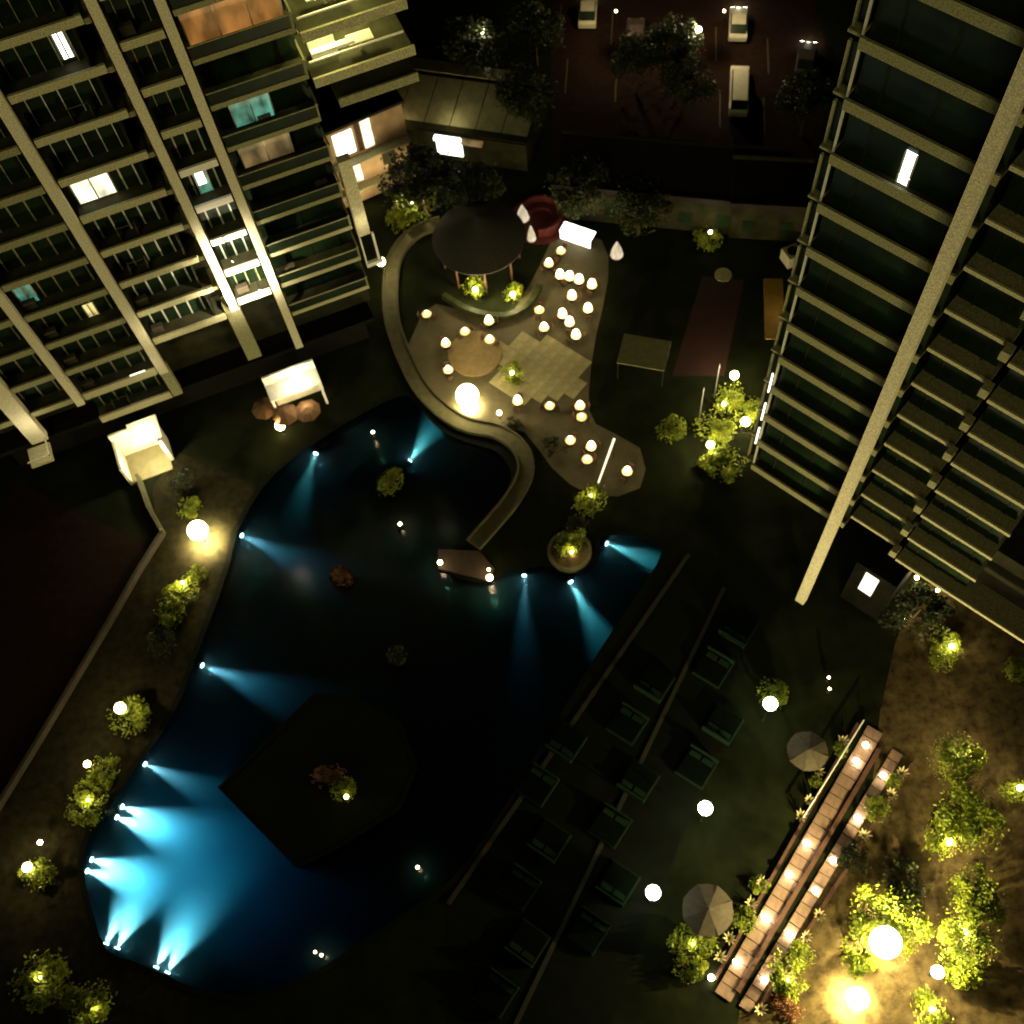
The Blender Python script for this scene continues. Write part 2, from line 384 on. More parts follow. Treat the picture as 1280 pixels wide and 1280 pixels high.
# right wing C of the left tower
for k in range(0, 14):
    z = 16.3 + 3.22 * k
    if z > 56: continue
    slab_piece(LT, 'floor_slab', 0.0, 5.85, -.18, 1.7, .24, z - .22, 'olive')
    slab_piece(LT, 'balcony_fascia', 0.0, 5.85, -.36, -.19, .35, z - .28, 'concrete' if k < 3 else 'parapet')
    slab_piece(LT, 'handrail', 0.0, 5.85, -.33, -.25, .07, z + .85, 'concrete' if k < 3 else 'parapet')
    slab_piece(LT, 'side_rail', 5.8, 5.92, -.3, 1.6, .09, z + .84, 'parapet')
    slab_piece(LT, 'corner_post', 5.74, 5.86, -.36, -.24, 1.0, z + .07, 'parapet')
    slab_piece(LT, 'glass_balustrade', .05, 5.7, -.30, -.28, .85, z + .075, 'darkglass')
    window_part(LT, .05, 5.8, 1.2, z + .04, 2.8, 3, mull='wall')
litroom(LT, .2, 5.6, 38.9, 41.3, 'room_orange', 'wide window glowing orange', n=3, power=25, col=(1, .4, .1))
litroom(LT, 1.0, 3.4, 32.6, 35.1, 'room_teal', 'window glowing dim green and teal', n=2)
part('glow_rail', MB().box(.3, 2.6, .1, .2, 35.0, 35.1), 'tube', LT)  # rail glows though no lamp, room light put into the material
litroom(LT, .6, 3.8, 29.4, 31.2, 'room_warm', 'window glowing dull brown', n=2, power=8)
light('POINT', LT, (2.6, .3, 21.9), 55, (1, .75, .35), .2)
part('tube_lamp', MB().box(2.2, 3.1, .5, .6, 21.95, 22.02), 'tube', LT, label='white tube lamp under a balcony ceiling')
# unseen lamps added before the lowest balconies; their arms are made up
for x, z, p in ((-3.2, 20.6, 120), (-1.4, 21.6, 120), (-2.3, 25.0, 90)):
    part('added_lamp_arm', MB().box(x - .03, x + .03, -2.0, -.37, z + .12, z + .17), 'darkmetal', LT)  # arm invented to carry the unseen spot
    sp_ = light('SPOT', LT, (x, -2.1, z), p * 13, (1, .86, .62), .05, spot_size=math.radians(150), spot_blend=.6); sp_.rotation_euler = (math.radians(90), 0, 0)
light('POINT', LT, (-8.6, -1.6, 20.0), 140, (1, .85, .55), .2)
for x, z, p in ((-10.9, 16.6, 30), (-12.4, 13.6, 14)):
    light('POINT', LT, (x, -.9, z), p, (1, .9, .7), .1)
part('tube_lamp', MB().box(-12.2, -11.1, -.42, -.37, 15.95, 16.02), 'tube', LT, label='broken line of tube lamps on a low balcony edge')
light('POINT', LT, (-19.9, -2.2, 15.2), 120, (1, .85, .6), .2)
part('corner_balcony', MB().box(-21.2, -19.6, -2.6, -1.0, 12.7, 12.9).box(-21.2, -19.6, -2.6, -2.5, 13.4, 13.5).box(-19.7, -19.6, -2.6, -1.0, 13.4, 13.5), 'concrete', LT)
# wing D: further right and back, brightly lit yellow flats
for z, y0, x0, m in ((41.5, -.3, 6.05, 'parapet'), (38.1, -.3, 6.05, 'concrete'), (34.9, -.3, 6.05, 'concrete'), (32.6, .1, 7.2, 'parapet')):
    part('floor_slab', MB().box(x0, 12.2, y0, 4.2, z - .25, z), 'olive', LT)
    part('balcony_fascia', MB().box(x0, 12.25, y0 - .15, y0 - .01, z - .3, z + .35), m, LT)
part('wing_wall', MB().box(6.1, 11.9, 4.3, 10, 32.3, 57), 'wall', LT)
litroom(LT, 6.4, 11.5, 38.2, 41.0, 'room_yellow', 'bright yellow lit flat', y=3.9, n=4, power=500, col=(1, .9, .3))
litroom(LT, 6.4, 11.5, 35.0, 37.6, 'room_yellow', 'second bright yellow lit flat', y=3.9, n=3, power=500, col=(1, .88, .3))
light('POINT', LT, (8.0, .8, 40.7), 320, (1, .9, .35), .2)
light('POINT', LT, (7.3, .6, 37.3), 320, (1, .9, .35), .2)
part('sofa', MB().box(6.5, 8.1, 1.3, 2.0, 35.0, 35.5).box(6.5, 8.1, 1.9, 2.1, 35.5, 36.0), 'white', LT)
part('tabletop', MB().box(8.7, 10.2, .6, 1.5, 35.7, 35.8).box(9.3, 9.5, 1.0, 1.1, 35.0, 35.7), 'white', LT)
part('cabinet', MB().box(6.4, 9.0, .3, .7, 36.1, 36.3), 'white', LT)
part('tabletop', MB().box(7.0, 9.2, 1.2, 2.2, 38.9, 39.0).box(8.0, 8.2, 1.6, 1.8, 38.15, 38.9), 'white', LT)
for z in (38.3, 35.3): part('handrail', MB().box(6.1, 11.8, -.2, -.1, z + .85, z + .95), 'white', LT)
# air conditioners, drying racks and pot plants on some balconies
rr_ = random.Random(3)
ac = MB().box(-.4, .4, -.18, .18, .05, .65).mesh('air_conditioner', 'canvas'); rk = MB().box(-.6, .6, -.02, .02, .9, .95).box(-.6, -.55, -.25, .25, 0, .95).box(.55, .6, -.25, .25, 0, .95).mesh('drying_rack', 'canvas')
for nm, (x0, x1, k0, k1, dz, nm_) in bays.items():
    for k in range(k0, k1):
        if ZL[k] + dz > 52: continue
        if rr_.random() < .45: link('air_conditioner', ac, LT, (x0 + .6, .45, ZL[k] + dz + .02))
        if x1 - x0 > 4 and rr_.random() < .3: link('drying_rack', rk, LT, (rr_.uniform(x0 + 1.5, x1 - 1.5), .35, ZL[k] + dz + .02))
for k in range(13):
    if rr_.random() < .5: link('air_conditioner', ac, LT, (rr_.uniform(.8, 5), .5, 16.3 + 3.22 * k + .02))
# lit annex standing on the ground behind the tower's right end
b0 = G(428, 262); b1 = G(520, 222); AA = math.atan2(b1.y - b0.y, b1.x - b0.x)
AX = thing('annex_building', 'low annex with warm lit beige wall and open doors behind the left tower', 'building', tuple(b0), AA)
AW = (b1 - b0).length
beige = mat('warm_beige_wall', (.42, .30, .17), .85, .25, .8)
part('wall', MB().box(-3, AW, 0, 9, 0, 9.4), beige, AX)
part('roof', MB().box(-3.2, AW + .2, -.3, 9.2, 9.41, 9.7), 'rooftile', AX)
for x0, x1, z0, z1, m, nm in ((.9, 2.7, 6.2, 8.8, 'room_bright', 'doorway'), (3.6, 4.5, 6.0, 9.2, 'room_white', 'doorway'), (3.0, 3.5, 6.0, 9.2, 'timber', 'door'), (.6, 1.9, 2.6, 5.3, 'near_black', 'shutter'), (2.0, 2.7, 2.6, 5.3, 'room_white', 'doorway'), (4.9, 6.2, 3.2, 5.0, 'olive', 'shutter'), (.7, 1.2, .2, 2.0, 'near_black', 'door')):
    part(nm, MB().box(x0, x1, -.09, -.02, z0, z1), m, AX)
for z in (5.6, 2.3): part('ledge', MB().box(.2, AW, -.9, -.01, z - .15, z), 'parapet', AX)
for x, z, p in ((3.2, 7.6, 50), (4.0, 4.4, 110), (2.4, 1.6, 110)): light('POINT', AX, (x, -1.7, z), p, (1, .74, .42), .2)
part('pilaster', MB().box(6.1, 6.95, -.5, .1, 21.6, 28.6), 'column', LT)
part('window_surround', MB().box(6.1, 6.2, -.5, -.3, 18.8, 21.5).box(7.0, 7.15, -.5, -.3, 18.8, 21.5).box(6.1, 7.3, -.55, -.3, 18.4, 18.78), 'white', LT)
light('POINT', LT, (6.6, -1.4, 23.0), 34, (1, .88, .55), .2)

# ------------------------------------------------------------------ right tower
RT = RT0
w = MB(); w.box(-.26, .44, -1.35, -.8, 0, 59); part('column', w, 'column', RT)
ZR = [12.45 + 3.24 * k for k in range(14)]
for k, z in enumerate(ZR):
    slab_piece(RT, 'floor_slab', -6.7, .6, -.2, 1.5, .2, z - .2, 'olive')
    slab_piece(RT, 'slab_edge', -6.75, .6, -.36, -.21, .6, z - .34, 'parapet')
    slab_piece(RT, 'floor_slab', .62, 4.1, .6, 2.6, .2, z + .0, 'ledge')
    slab_piece(RT, 'slab_edge', .62, 4.1, .45, .59, .26, z - .02, 'concrete')
    slab_piece(RT, 'bracket', 3.95, 4.4, -.2, .44, .7, z - .3, 'parapet')
    slab_piece(RT, 'floor_slab', 4.52, 9.2 if k else 16, -.1, 1.6, .2, z - .3, 'ledge')
    slab_piece(RT, 'slab_edge', 4.52, 9.25 if k else 16.05, -.26, -.11, .26, z - .33, 'concrete')
    window_part(RT, -6.6, .5, .25, z + .05, 2.85, 3, mull='wall')
    window_part(RT, .7, 3.9, 1.5, z + .22, 2.7, 2, mull='wall')
    window_part(RT, 4.6, 9.0, .75, z - .05, 2.85, 3, mull='wall')
    # corner bay window with its pale edge
    slab_piece(RT, 'bay_window', -7.35, -6.8, .3, 1.5, 2.3, z + .3, 'darkglass')
    slab_piece(RT, 'bay_frame', -7.42, -7.3, .1, .28, 2.5, z + .2, 'parapet')
    slab_piece(RT, 'bay_sill', -7.45, -6.8, -.1, 1.5, .16, z - .0, 'parapet')
    slab_piece(RT, 'corner_post', -6.79, -6.68, -.2, -.1, 2.74, z + .2, 'mullion')
part('tower_body', MB().box(-6.7, 9.2, 2.7, 18, 12.0, 59).box(9.25, 16, 2.7, 18, 12.0, 15), 'wall', RT)
part('core_wall', MB().box(-3, 14, 8, 17, 0, 11.98), 'near_black', RT)
part('roof', MB().box(-7, 9.6, -.4, 18.3, 59.02, 59.6), 'concrete', RT)
litroom(RT, -3.6, -3.05, 42.25, 43.6, 'room_bright', 'upper half of a small white lit window', y=.15, n=1)
litroom(RT, -3.6, -3.05, 41.7, 42.15, 'room_bright', 'lower half of a small white lit window', y=.15, n=1)
for z in (18.3, 21.6, 15.3):
    part('edge_light', MB().box(-6.95, -6.86, -.3, -.2, z, z + 2.0), 'tube', RT)
part('kiosk_door', MB().box(3.1, 4.15, .9, 1.0, 3.1, 5.9), 'room_white', RT, label='tall white lit doorway under the tower').data.materials[0] = glow('lit_doorway', (1, .93, .75), 1.6)
part('kiosk', MB().box(2.2, 5.4, 1.02, 7.9, 0, 6.4), 'near_black', RT)

# ------------------------------------------------------------------ foliage
def foliage_mesh(name, r, h, n, m, leaf=.22, seed=1, clumps=9, flat=False):
    rnd = random.Random(seed); mb = MB()
    cs = []
    for i in range(clumps):
        a = rnd.uniform(0, 6.283); rr = r * .68 * math.sqrt(rnd.random()); rr *= rnd.choice((1, 1, 1.35)); zz = h * rnd.uniform(.2, .95) * (1 - .3 * (rr / r) ** 2)
        cs.append((rr * math.cos(a), rr * math.sin(a), zz, r * rnd.uniform(.13, .34)))
    for i in range(n):
        cx, cy, cz, cr = rnd.choice(cs)
        if rnd.random() < .14:
            a = rnd.uniform(0, 6.283); rr = r * .95 * math.sqrt(rnd.random()); cx, cy, cz, cr = rr * math.cos(a), rr * math.sin(a), h * rnd.uniform(.05, .75), r * .16
        d = Vector((rnd.gauss(0, 1), rnd.gauss(0, 1), rnd.gauss(0, .8))).normalized() * cr * (rnd.random() ** .33)
        p = Vector((cx, cy, max(.05, cz))) + d
        u = Vector((rnd.gauss(0, 1), rnd.gauss(0, 1), rnd.gauss(0, .5))).normalized(); v = u.cross(Vector((rnd.gauss(0, 1), rnd.gauss(0, 1), rnd.gauss(0, 1)))).normalized()
        s = leaf * rnd.uniform(.6, 1.3)
        b = len(mb.v); mb.v += [p - u * s * .6, p + v * s * .32, p + u * s * .6, p - v * s * .32]; mb.f.append((b, b + 1, b + 2, b + 3))
    me = bpy.data.meshes.new(name); me.from_pydata([tuple(q) for q in mb.v], [], mb.f); me.materials.append(M[m]); return me
FM = {}
def fmesh(kind, i):
    if (kind, i) not in FM:
        spec = {'bush': (1.0, 1.1, 2200, 'leaf', .15), 'dark': (1.0, 1.1, 1800, 'leafdark', .14), 'red': (1.0, .9, 1300, 'leafred', .14),
                'tree': (1.0, .9, 4500, 'leaf', .09), 'darktree': (1.0, .9, 4500, 'leafdark', .085)}[kind]
        FM[(kind, i)] = foliage_mesh('foliage', *spec, seed=i * 13 + len(kind), clumps=13 if 'tree' not in kind else 26)
    return FM[(kind, i)]
def bush(p, r, label, kind='bush', name='shrub', h=None, cat='shrub', group=None):
    t = thing(name, label, cat, (p.x, p.y, 0), random.uniform(0, 6.28), group)
    o = link('foliage', fmesh(kind, random.randrange(6)), t, (0, 0, .1)); o.scale = (r * random.uniform(.7, 1.25), r * random.uniform(.7, 1.25), (h or r * .9) * random.uniform(.8, 1.3)); o['kind'] = 'stuff'
    part('stem', MB().tube((0, 0, 0), (.08 * r, .05, .7 * r), .06, .03), 'bark', t)
    return t
def tree(p, r, H_, label, kind='tree', group=None, name='tree'):
    t = thing(name, label, 'tree', (p.x, p.y, 0), random.uniform(0, 6.28), group)
    w_ = MB(); w_.tube((0, 0, 0), (.1, .05, H_ * .62), .18, .11, 8); part('trunk', w_, 'bark', t)
    w_ = MB()
    for i in range(6):
        a = i * 1.05 + .3; w_.tube((.1, .05, H_ * (.42 + .03 * i)), (r * .6 * math.cos(a), r * .6 * math.sin(a), H_ * .82 + .2 * (i % 3)), .08, .03, 5)
    part('limb', w_, 'bark', t)
    o = link('crown', fmesh(kind, random.randrange(3)), t, (0, 0, H_ * .48)); o.scale = (r, r, H_ * .62); o['kind'] = 'stuff'
    return t

# ------------------------------------------------------------------ lamps
WARM = (1, .74, .36)
_lm = {}
def globe(name, p, label, group, r=.22, h=.8, power=25, col=WARM, m='lamp', cat='lamp', lz=None, z0=0):
    t = thing(name, label, cat, (p.x, p.y, z0), 0, group)
    me = cached(_lm, ('post', round(h, 2)), lambda: MB().lathe([(.09, 0), (.09, .05), (.04, .07), (.035, h - .04)], 8).mesh('post', 'darkmetal'))
    link('post', me, t)
    me = cached(_lm, ('globe', round(r, 2), m), lambda: MB().lathe([(r * math.sin(q), -r * math.cos(q)) for q in (.25, .7, 1.2, 1.6, 2.1, 2.6, 2.95)], 12).mesh('globe', m, True))
    link('globe', me, t, (0, 0, h + r * .9))
    if power and lz is not None: light('SPOT', t, (0, 0, lz - .3), power, col, .08, spot_size=math.radians(125), spot_blend=1.0)
    elif power and cat == 'bollard lamp': light('POINT', t, (.17, 0, .26), power, col, .06)
    elif power: light('POINT', t, (0, 0, h + r * 1.9 + .25), power, col, .08)
    return t
for pxy, h, lab in (((962, 882), 3.6, 'farthest of the three white globe lamps in a row beside the sun deck'), ((881, 1012), 3.6, 'middle of the three white globe lamps in a row beside the sun deck'), ((816, 1117), 3.6, 'nearest of the three white globe lamps in a row beside the sun deck')):
    globe('street_lamp', G(*pxy, h), lab, 'white globe lamps along the sun deck', .5, h, 420, (.85, 1, .62), 'lampw', 'lamp', lz=h - .35)

# walkway at lower right: two lanes of pale slabs with a dark channel between
PW = thing('garden_steps', 'long straight stepped path of pale pink stone between rows of low lamps', 'path', (0, 0, 0))
def lane(pa, pb, width, nstep, m):
    a = G(*pa); b = G(*pb); d = (b - a); ln = d.length; d.normalize(); nrm = Vector((-d.y, d.x, 0)); ang = math.atan2(d.y, d.x)
    me = MB().box(-.5 * ln / nstep + .03, .5 * ln / nstep - .03, -width / 2, width / 2, 0, .1).mesh('step_slab', m)
    for i in range(nstep):
        c = a + d * ln * (i + .5) / nstep
        o = link('step_slab', me, PW, (c.x, c.y, .012 + .03 * (i % 3))); o.rotation_euler = (0, 0, ang)
lane((1094, 912), (903, 1247), 1.15, 26, 'stone_pale')
lane((1122, 940), (930, 1262), .8, 26, 'stone_pale')
a = G(1098, 938); b = G(922, 1240); w = MB(); w.strip([a, b], .3, .01, .32); part('divider', w, 'timber', PW)
a = G(1072, 905); b = G(893, 1225); w = MB(); w.strip([a, b], .22, .01, .25); part('edging', w, 'timber', PW)
a = G(1140, 955); b = G(948, 1262); w = MB(); w.strip([a, b], .22, .01, .25); part('edging', w, 'timber', PW)
t = thing('handrail', 'thin white handrail on the pool side of the stepped path', 'handrail', (0, 0, 0))
A = G(1080, 900, .9); B = G(1004, 1022, .9); w = MB(); w.tube(A, B, .05); part('rail', w, 'white', t)
for i in range(6):
    q = A.lerp(B, (i + .1) / 5.2); w = MB(); w.tube((q.x, q.y, 0), (q.x, q.y, .86), .03); part('post', w, 'white', t)
pl = [((1082, 931), 'farthest path lamp, on the upper end of the pool-side lane', 15), ((1070, 951), 'second path lamp from the far end, just below the first', 30), ((1104, 969), 'farthest path lamp on the garden-side lane', 40),
      ((1072, 1022), 'garden-side path lamp beside the foot of the white handrail', 45), ((1008, 1054), 'pool-side path lamp just past the near end of the handrail', 40), ((1041, 1075), 'garden-side path lamp midway down the steps', 35),
      ((986, 1093), 'pool-side path lamp midway down the steps', 40), ((1019, 1113), 'garden-side path lamp just below the midway one', 35), ((956, 1147), 'pool-side path lamp near the large beige parasol', 55),
      ((986, 1168), 'garden-side path lamp with a bright double glow on the lower steps', 55), ((920, 1203), 'second-nearest path lamp on the pool side', 45), ((889, 1222), 'nearest path lamp at the bottom left of the steps', 45), ((955, 1225), 'nearest path lamp at the bottom right of the steps', 50)]
for q, lab, p in pl: globe('bollard_lamp', G(*q, .7), lab, 'bollard lamps along the stepped path', .22, .5, p * 3.6, (1, .82, .62), 'lamp', 'bollard lamp')

# restaurant terrace lamps on tables
tl = [((701, 312), 'single table by itself in front of the white counter'), ((686, 328), 'small table at the edge of the red lounge'),
      ((700, 343), 'leftmost table in the upper row'), ((712, 345), 'second table from the left in the upper row'), ((724, 349), 'third table from the left in the upper row'), ((740, 355), 'rightmost table in the upper row'),
      ((715, 369), 'left table of the middle pair of rows'), ((735, 385), 'right table of the middle pair of rows'), ((703, 392), 'topmost table in the lower slanting row'), ((712, 402), 'middle table in the lower slanting row'), ((720, 418), 'lowest table in the lower slanting row'),
      ((680, 408), 'lone table left of the lower slanting row'), ((674, 386), 'table at the right end of the curved hedge'), ((612, 423), 'table at the edge of the round brown step'), ((611, 400), 'table under the round thatched roof edge'),
      ((581, 413), 'table between the round step and the lit shrubs'), ((557, 428), 'table at the left edge of the round step'), ((533, 391), 'table nearest the winding walkway'), ((560, 461), 'table just above the big floodlight'),
      ((647, 500), 'left table at the front edge of the terrace'), ((687, 506), 'right table at the front edge of the terrace'), ((725, 506), 'upper table in the right front corner'), ((727, 520), 'lower table in the right front corner'),
      ((713, 549), 'left table on the lower landing'), ((739, 557), 'upper right table on the lower landing'), ((734, 573), 'lower table on the lower landing'), ((784, 588), 'table right of the upright light strip')]
tm = MB().lathe([(.42, .70), (.44, .74)], 14).mesh('tabletop', 'skin'); lg = MB().lathe([(.22, 0), (.22, .03), (.04, .05), (.04, .69)], 8).mesh('leg', 'darkmetal')
def chair_mesh():
    s_ = MB().box(-.2, .2, -.2, .2, .42, .46).mesh('seat', 'timber'); b_ = MB().box(-.2, .2, .17, .21, .47, .85).mesh('backrest', 'timber')
    l_ = MB().box(-.02, .02, -.02, .02, 0, .415).mesh('leg', 'darkmetal'); return s_, b_, l_
CHM = chair_mesh()
def chair(p, ang, label):
    t = thing('chair', label, 'chair', (p.x, p.y, .012), ang, 'dark chairs at the terrace tables')
    link('seat', CHM[0], t); link('backrest', CHM[1], t)
    for sx in (-.17, .17):
        for sy in (-.17, .17): link('leg', CHM[2], t, (sx, sy, 0))
for i, (q, lab) in enumerate(tl):
    p = G(*q, .9)
    t = thing('dining_table', 'round cream ' + lab, 'table', (p.x, p.y, .0125), 0, 'round tables on the restaurant terrace')
    link('tabletop', tm, t); link('leg', lg, t)
    globe('table_lamp', p, 'glowing lamp on the ' + lab, 'glowing lamps on the terrace tables', ((.15, .24, .13, .19, .27)[i % 5] if not 1 < i < 11 else .3), .12, (24 if i not in (5, 7, 10, 21) else 40), WARM, 'lamp', 'table lamp', z0=.753)
    a0 = random.uniform(0, 3)
    for k, sd_ in enumerate(('far', 'near')):
        a = a0 + k * 3.14159
        c = p + Vector((math.cos(a), math.sin(a), 0)) * .62
        chair(c, a - math.pi / 2, ('far' if math.sin(a) > 0 else 'near') + ' dark chair at the ' + lab)

# floodlights
def flood(q, z, power, label, col=(1, .80, .42), r=.34, group=None):
    p = G(*q, z); t = thing('floodlight', label, 'floodlight', (p.x, p.y, 0), 0, group)
    part('post', MB().lathe([(.12, 0), (.12, .06), (.05, .1), (.045, z - r - .03)], 8), 'darkmetal', t)
    part('globe', MB().lathe([(r * math.sin(u), z - r * math.cos(u)) for u in (.2, .6, 1, 1.4, 1.8, 2.2, 2.6, 2.95)], 16), 'floodglass' if power > 1500 else 'lamp', t, smooth=True)
    if power > 1500:   # shaded floods throw most of their light down in a wide cone
        light('SPOT', t, (0, 0, z - r - .12), power * (3.4 if q[0] != 584 else 1.8), col, .2, spot_size=math.radians(146), spot_blend=1.0)
        light('POINT', t, (0, 0, z + r + .3), power * (1.3 if q[0] > 900 else .15), col, .15)
    else:
        light('POINT', t, (0, 0, max(.12, z - r - .25)), power * .5, col, .15); light('POINT', t, (0, 0, z + r + .3), power * .9, col, .15)
    return t
flood((247, 663), 2.3, 6500, 'very bright round floodlight at the left rim of the pool below the white gateway', r=.8)
flood((584, 494), 1.9, 4200, 'very bright round floodlight where the terrace meets the winding walkway', r=.95)
flood((624, 516), .8, 60, 'small floodlight on the kerb right of the bright terrace floodlight', r=.2)
flood((1107, 1178), 3.6, 17000, 'brightest floodlight, large glare inside a tree at lower right', r=1.0, col=(1, .80, .36))
flood((1072, 1248), 2.3, 4800, 'large round floodlight at the bottom edge below the brightest one', r=.7, col=(1, .80, .36))
flood((1172, 1215), 2.0, 1480, 'floodlight at the left foot of the tall yellow-green shrub', r=.42)
flood((1186, 1052), 1.2, 600, 'small floodlight under a loose bush above the brightest floodlight', r=.26)
flood((1216, 945), 2.2, 480, 'small lamp in the bush at the far right garden', r=.2)
flood((150, 885), 2.0, 560, 'round garden lamp left of the pool, in a dim bush', r=.42)
flood((109, 955), 1.5, 120, 'garden lamp above the ragged hedge left of the pool', r=.25)
flood((34, 1084), 1.6, 500, 'garden lamp at the left edge beside a yellow shrub', r=.34)
flood((50, 1053), 1.0, 50, 'small garden lamp just above the yellow shrub at left', r=.18)
flood((350, 532), 1.4, 260, 'lamp under the brown tents before the entrance porch', r=.42, col=(1, .7, .35))
flood((476, 327), 2.4, 420, 'oblong white lamp beside the corner of the left tower', r=.4)
flood((918, 469), 2.0, 900, 'topmost lamp in the shrubs beside the right tower', r=.36)
flood((932, 527), 1.6, 900, 'right-hand lamp in the shrubs beside the right tower', r=.38)
flood((888, 556), 1.6, 900, 'lowest lamp in the shrubs beside the right tower', r=.32)
flood((640, 466), 1.2, 160, 'lamp inside the small round shrub in the middle of the terrace', r=.16)
flood((594, 362), 1.3, 800, 'lamp in the left lit shrub beneath the thatched roof', r=.22)
flood((641, 368), 1.3, 800, 'lamp in the right lit shrub beneath the thatched roof', r=.22)
flood((612, 722), 1.0, 60, 'lamp at the right tip of the jetty', r=.26)
flood((611, 712), .9, 16, 'smaller lamp right behind the one at the jetty tip', r=.12)
flood((550, 703), .9, 26, 'lamp at the left end of the jetty', r=.2, col=(1, .75, .55))
flood((715, 690), .7, 160, 'lamp in the round planter at the pool', r=.16)
flood((888, 290), 1.8, 46, 'faint pair of lamps in a small tree beyond the courts', r=.16)
flood((1190, 808), 1.2, 420, 'lamp in the bush under the right tower corner', r=.2)
flood((433, 996), .9, 16, 'little lamp in the shrub on the pool island', r=.16)
flood((500, 655), .5, 6, 'little white lamp standing alone in the pool', r=.14)
flood((466, 540), .8, 8, 'little lamp on the far pool rim', r=.13)
flood((522, 1084), .5, 5, 'single small white lamp on the dark near pool rim', r=.12)
flood((394, 1190), .5, 4, 'left one of two tiny lamps at the near pool rim', r=.1)
flood((402, 1194), .5, 4, 'right one of two tiny lamps at the near pool rim', r=.1)
flood((1036, 847), .8, 5, 'upper one of two tiny lamps beyond the path', r=.1)
flood((1037, 861), .8, 5, 'lower one of two tiny lamps beyond the path', r=.1)

flood((515, 252), 2.2, 420, 'unseen lamp added to brighten the pale green shrubbery beside the annex', r=.12)  # lamp added only to brighten this shrubbery
flood((1146, 722), 1.0, 160, 'upper added lamp giving white glints in the dark bush below the right tower', r=.16)  # this lamp and the next two are added for leaf glints
flood((1172, 738), .8, 120, 'right added lamp giving white glints in the dark bush below the right tower', r=.14)
flood((1130, 772), .6, 60, 'lower left added glint lamp in the dark bush below the right tower', r=.1)
flood((50, 1222), 1.2, 120, 'little lamp in the sparse shrub at bottom left', r=.1)
flood((122, 1262), 1.2, 200, 'little lamp in the yellowish shrub at the bottom edge', r=.12)
flood((110, 1000), 1.3, 200, 'lamp buried in the long ragged hedge by the pool', r=.1)
flood((228, 728), 1.2, 420, 'lamp buried in the shrub below the left floodlight', r=.12)
flood((738, 620), 1.0, 140, 'little lamp at the foot of the slanting light strip', r=.12)
flood((905, 505), 1.6, 500, 'middle lamp buried in the shrubs beside the right tower', r=.16)
flood((1205, 1165), 2.6, 1450, 'lamp buried in the tall yellow-green shrub at lower right', r=.2)
flood((1190, 945), 2.0, 500, 'second lamp in the small green tree of the far right garden', r=.12)
flood((1275, 985), 1.2, 300, 'lamp in the bright bush on the right edge', r=.2)
flood((1165, 1262), 1.0, 700, 'lamp in the yellow shrub at the bottom edge', r=.16)
flood((985, 1225), .8, 160, 'little lamp in the green shrub right of the lowest path lamps', r=.1)
flood((866, 1180), .9, 160, 'little lamp in the green shrub below the large beige parasol', r=.1)
# upright light strip between the landing tables
t = thing('light_strip', 'tall slanting white light strip beside the lower landing', 'light strip', (0, 0, 0))
a = G(768, 548, 3); b = G(747, 606, .3)
w = MB(); w.tube(a, b, .1, .07); part('tube', w, glow('strip_glow', (1, .85, .6), 1.6), t)
w = MB(); w.tube((a.x, a.y, 0), (a.x, a.y, 3), .05); part('post', w, 'darkmetal', t)

# ------------------------------------------------------------------ underwater lamps
BLUE = (.6, .90, 1)
def poollamp(q, aim, power, label, n=1, gap=.7, col=BLUE, ang=34, r=.18, z=-.5):
    p = G(*q); tq = G(*aim); d = (tq - p); d.z = 0; d.normalize(); side = Vector((-d.y, d.x, 0))
    for i in range(n):
        c = p + side * gap * (i - (n - 1) / 2)
        lab = label if n == 1 else ('left ' if i == n - 1 else 'right ') + label
        t = thing('pool_light', lab, 'pool light', (c.x, c.y, z), math.atan2(d.y, d.x), 'underwater lamps along the pool rim')
        part('housing', MB().tube((-.25, 0, 0), (0, 0, 0), r * 1.2, r * 1.2, 10), 'metal', t)
        part('lens', MB().tube((0.005, 0, 0), (.06, 0, 0), r, r * .9, 10), 'lampblue', t)
        s_ = light('SPOT', t, (.1, 0, 0.02), power * 1.5, col, .08, spot_size=math.radians(ang), spot_blend=1.0)
        s_.rotation_euler = Vector((1, 0, -.10)).to_track_quat('-Z', 'Y').to_euler()
TEAL = (.45, .95, .85)
poollamp((393, 563), (372, 622), 900, 'pool lamp at the far left corner, shining toward the camera', col=TEAL)
poollamp((511, 573), (545, 520), 2600, 'pool lamp shining at the curved walkway wall', col=TEAL, ang=42)
poollamp((300, 666), (390, 705), 2000, 'pool lamp next to the big left floodlight')
poollamp((250, 829), (390, 880), 3000, 'pool lamp midway along the left rim')
poollamp((178, 953), (260, 990), 3200, 'pool lamp above the two brightest ones on the left rim')
poollamp((146, 1013), (240, 1050), 15000, 'of the two bright pool lamps just left of the island corner', 2, .8, ang=46)
poollamp((108, 1080), (200, 1105), 15000, 'of the two bright pool lamps at the leftmost rim', 2, .8, ang=46)
poollamp((136, 1182), (185, 1080), 7500, 'of the two lamps of the left pair at the near pool end', 2, .9, col=(.6, .95, 1), ang=54)
poollamp((199, 1212), (255, 1100), 7500, 'of the two lamps of the right pair at the near pool end', 2, .9, col=(.6, .95, 1), ang=54)
poollamp((655, 716), (655, 800), 900, 'thin pool lamp right of the jetty', ang=26)
poollamp((713, 724), (755, 800), 3600, 'pool lamp in front of the round planter', col=TEAL)
poollamp((758, 676), (830, 700), 3200, 'pool lamp at the right end shining at the sun deck', col=TEAL)

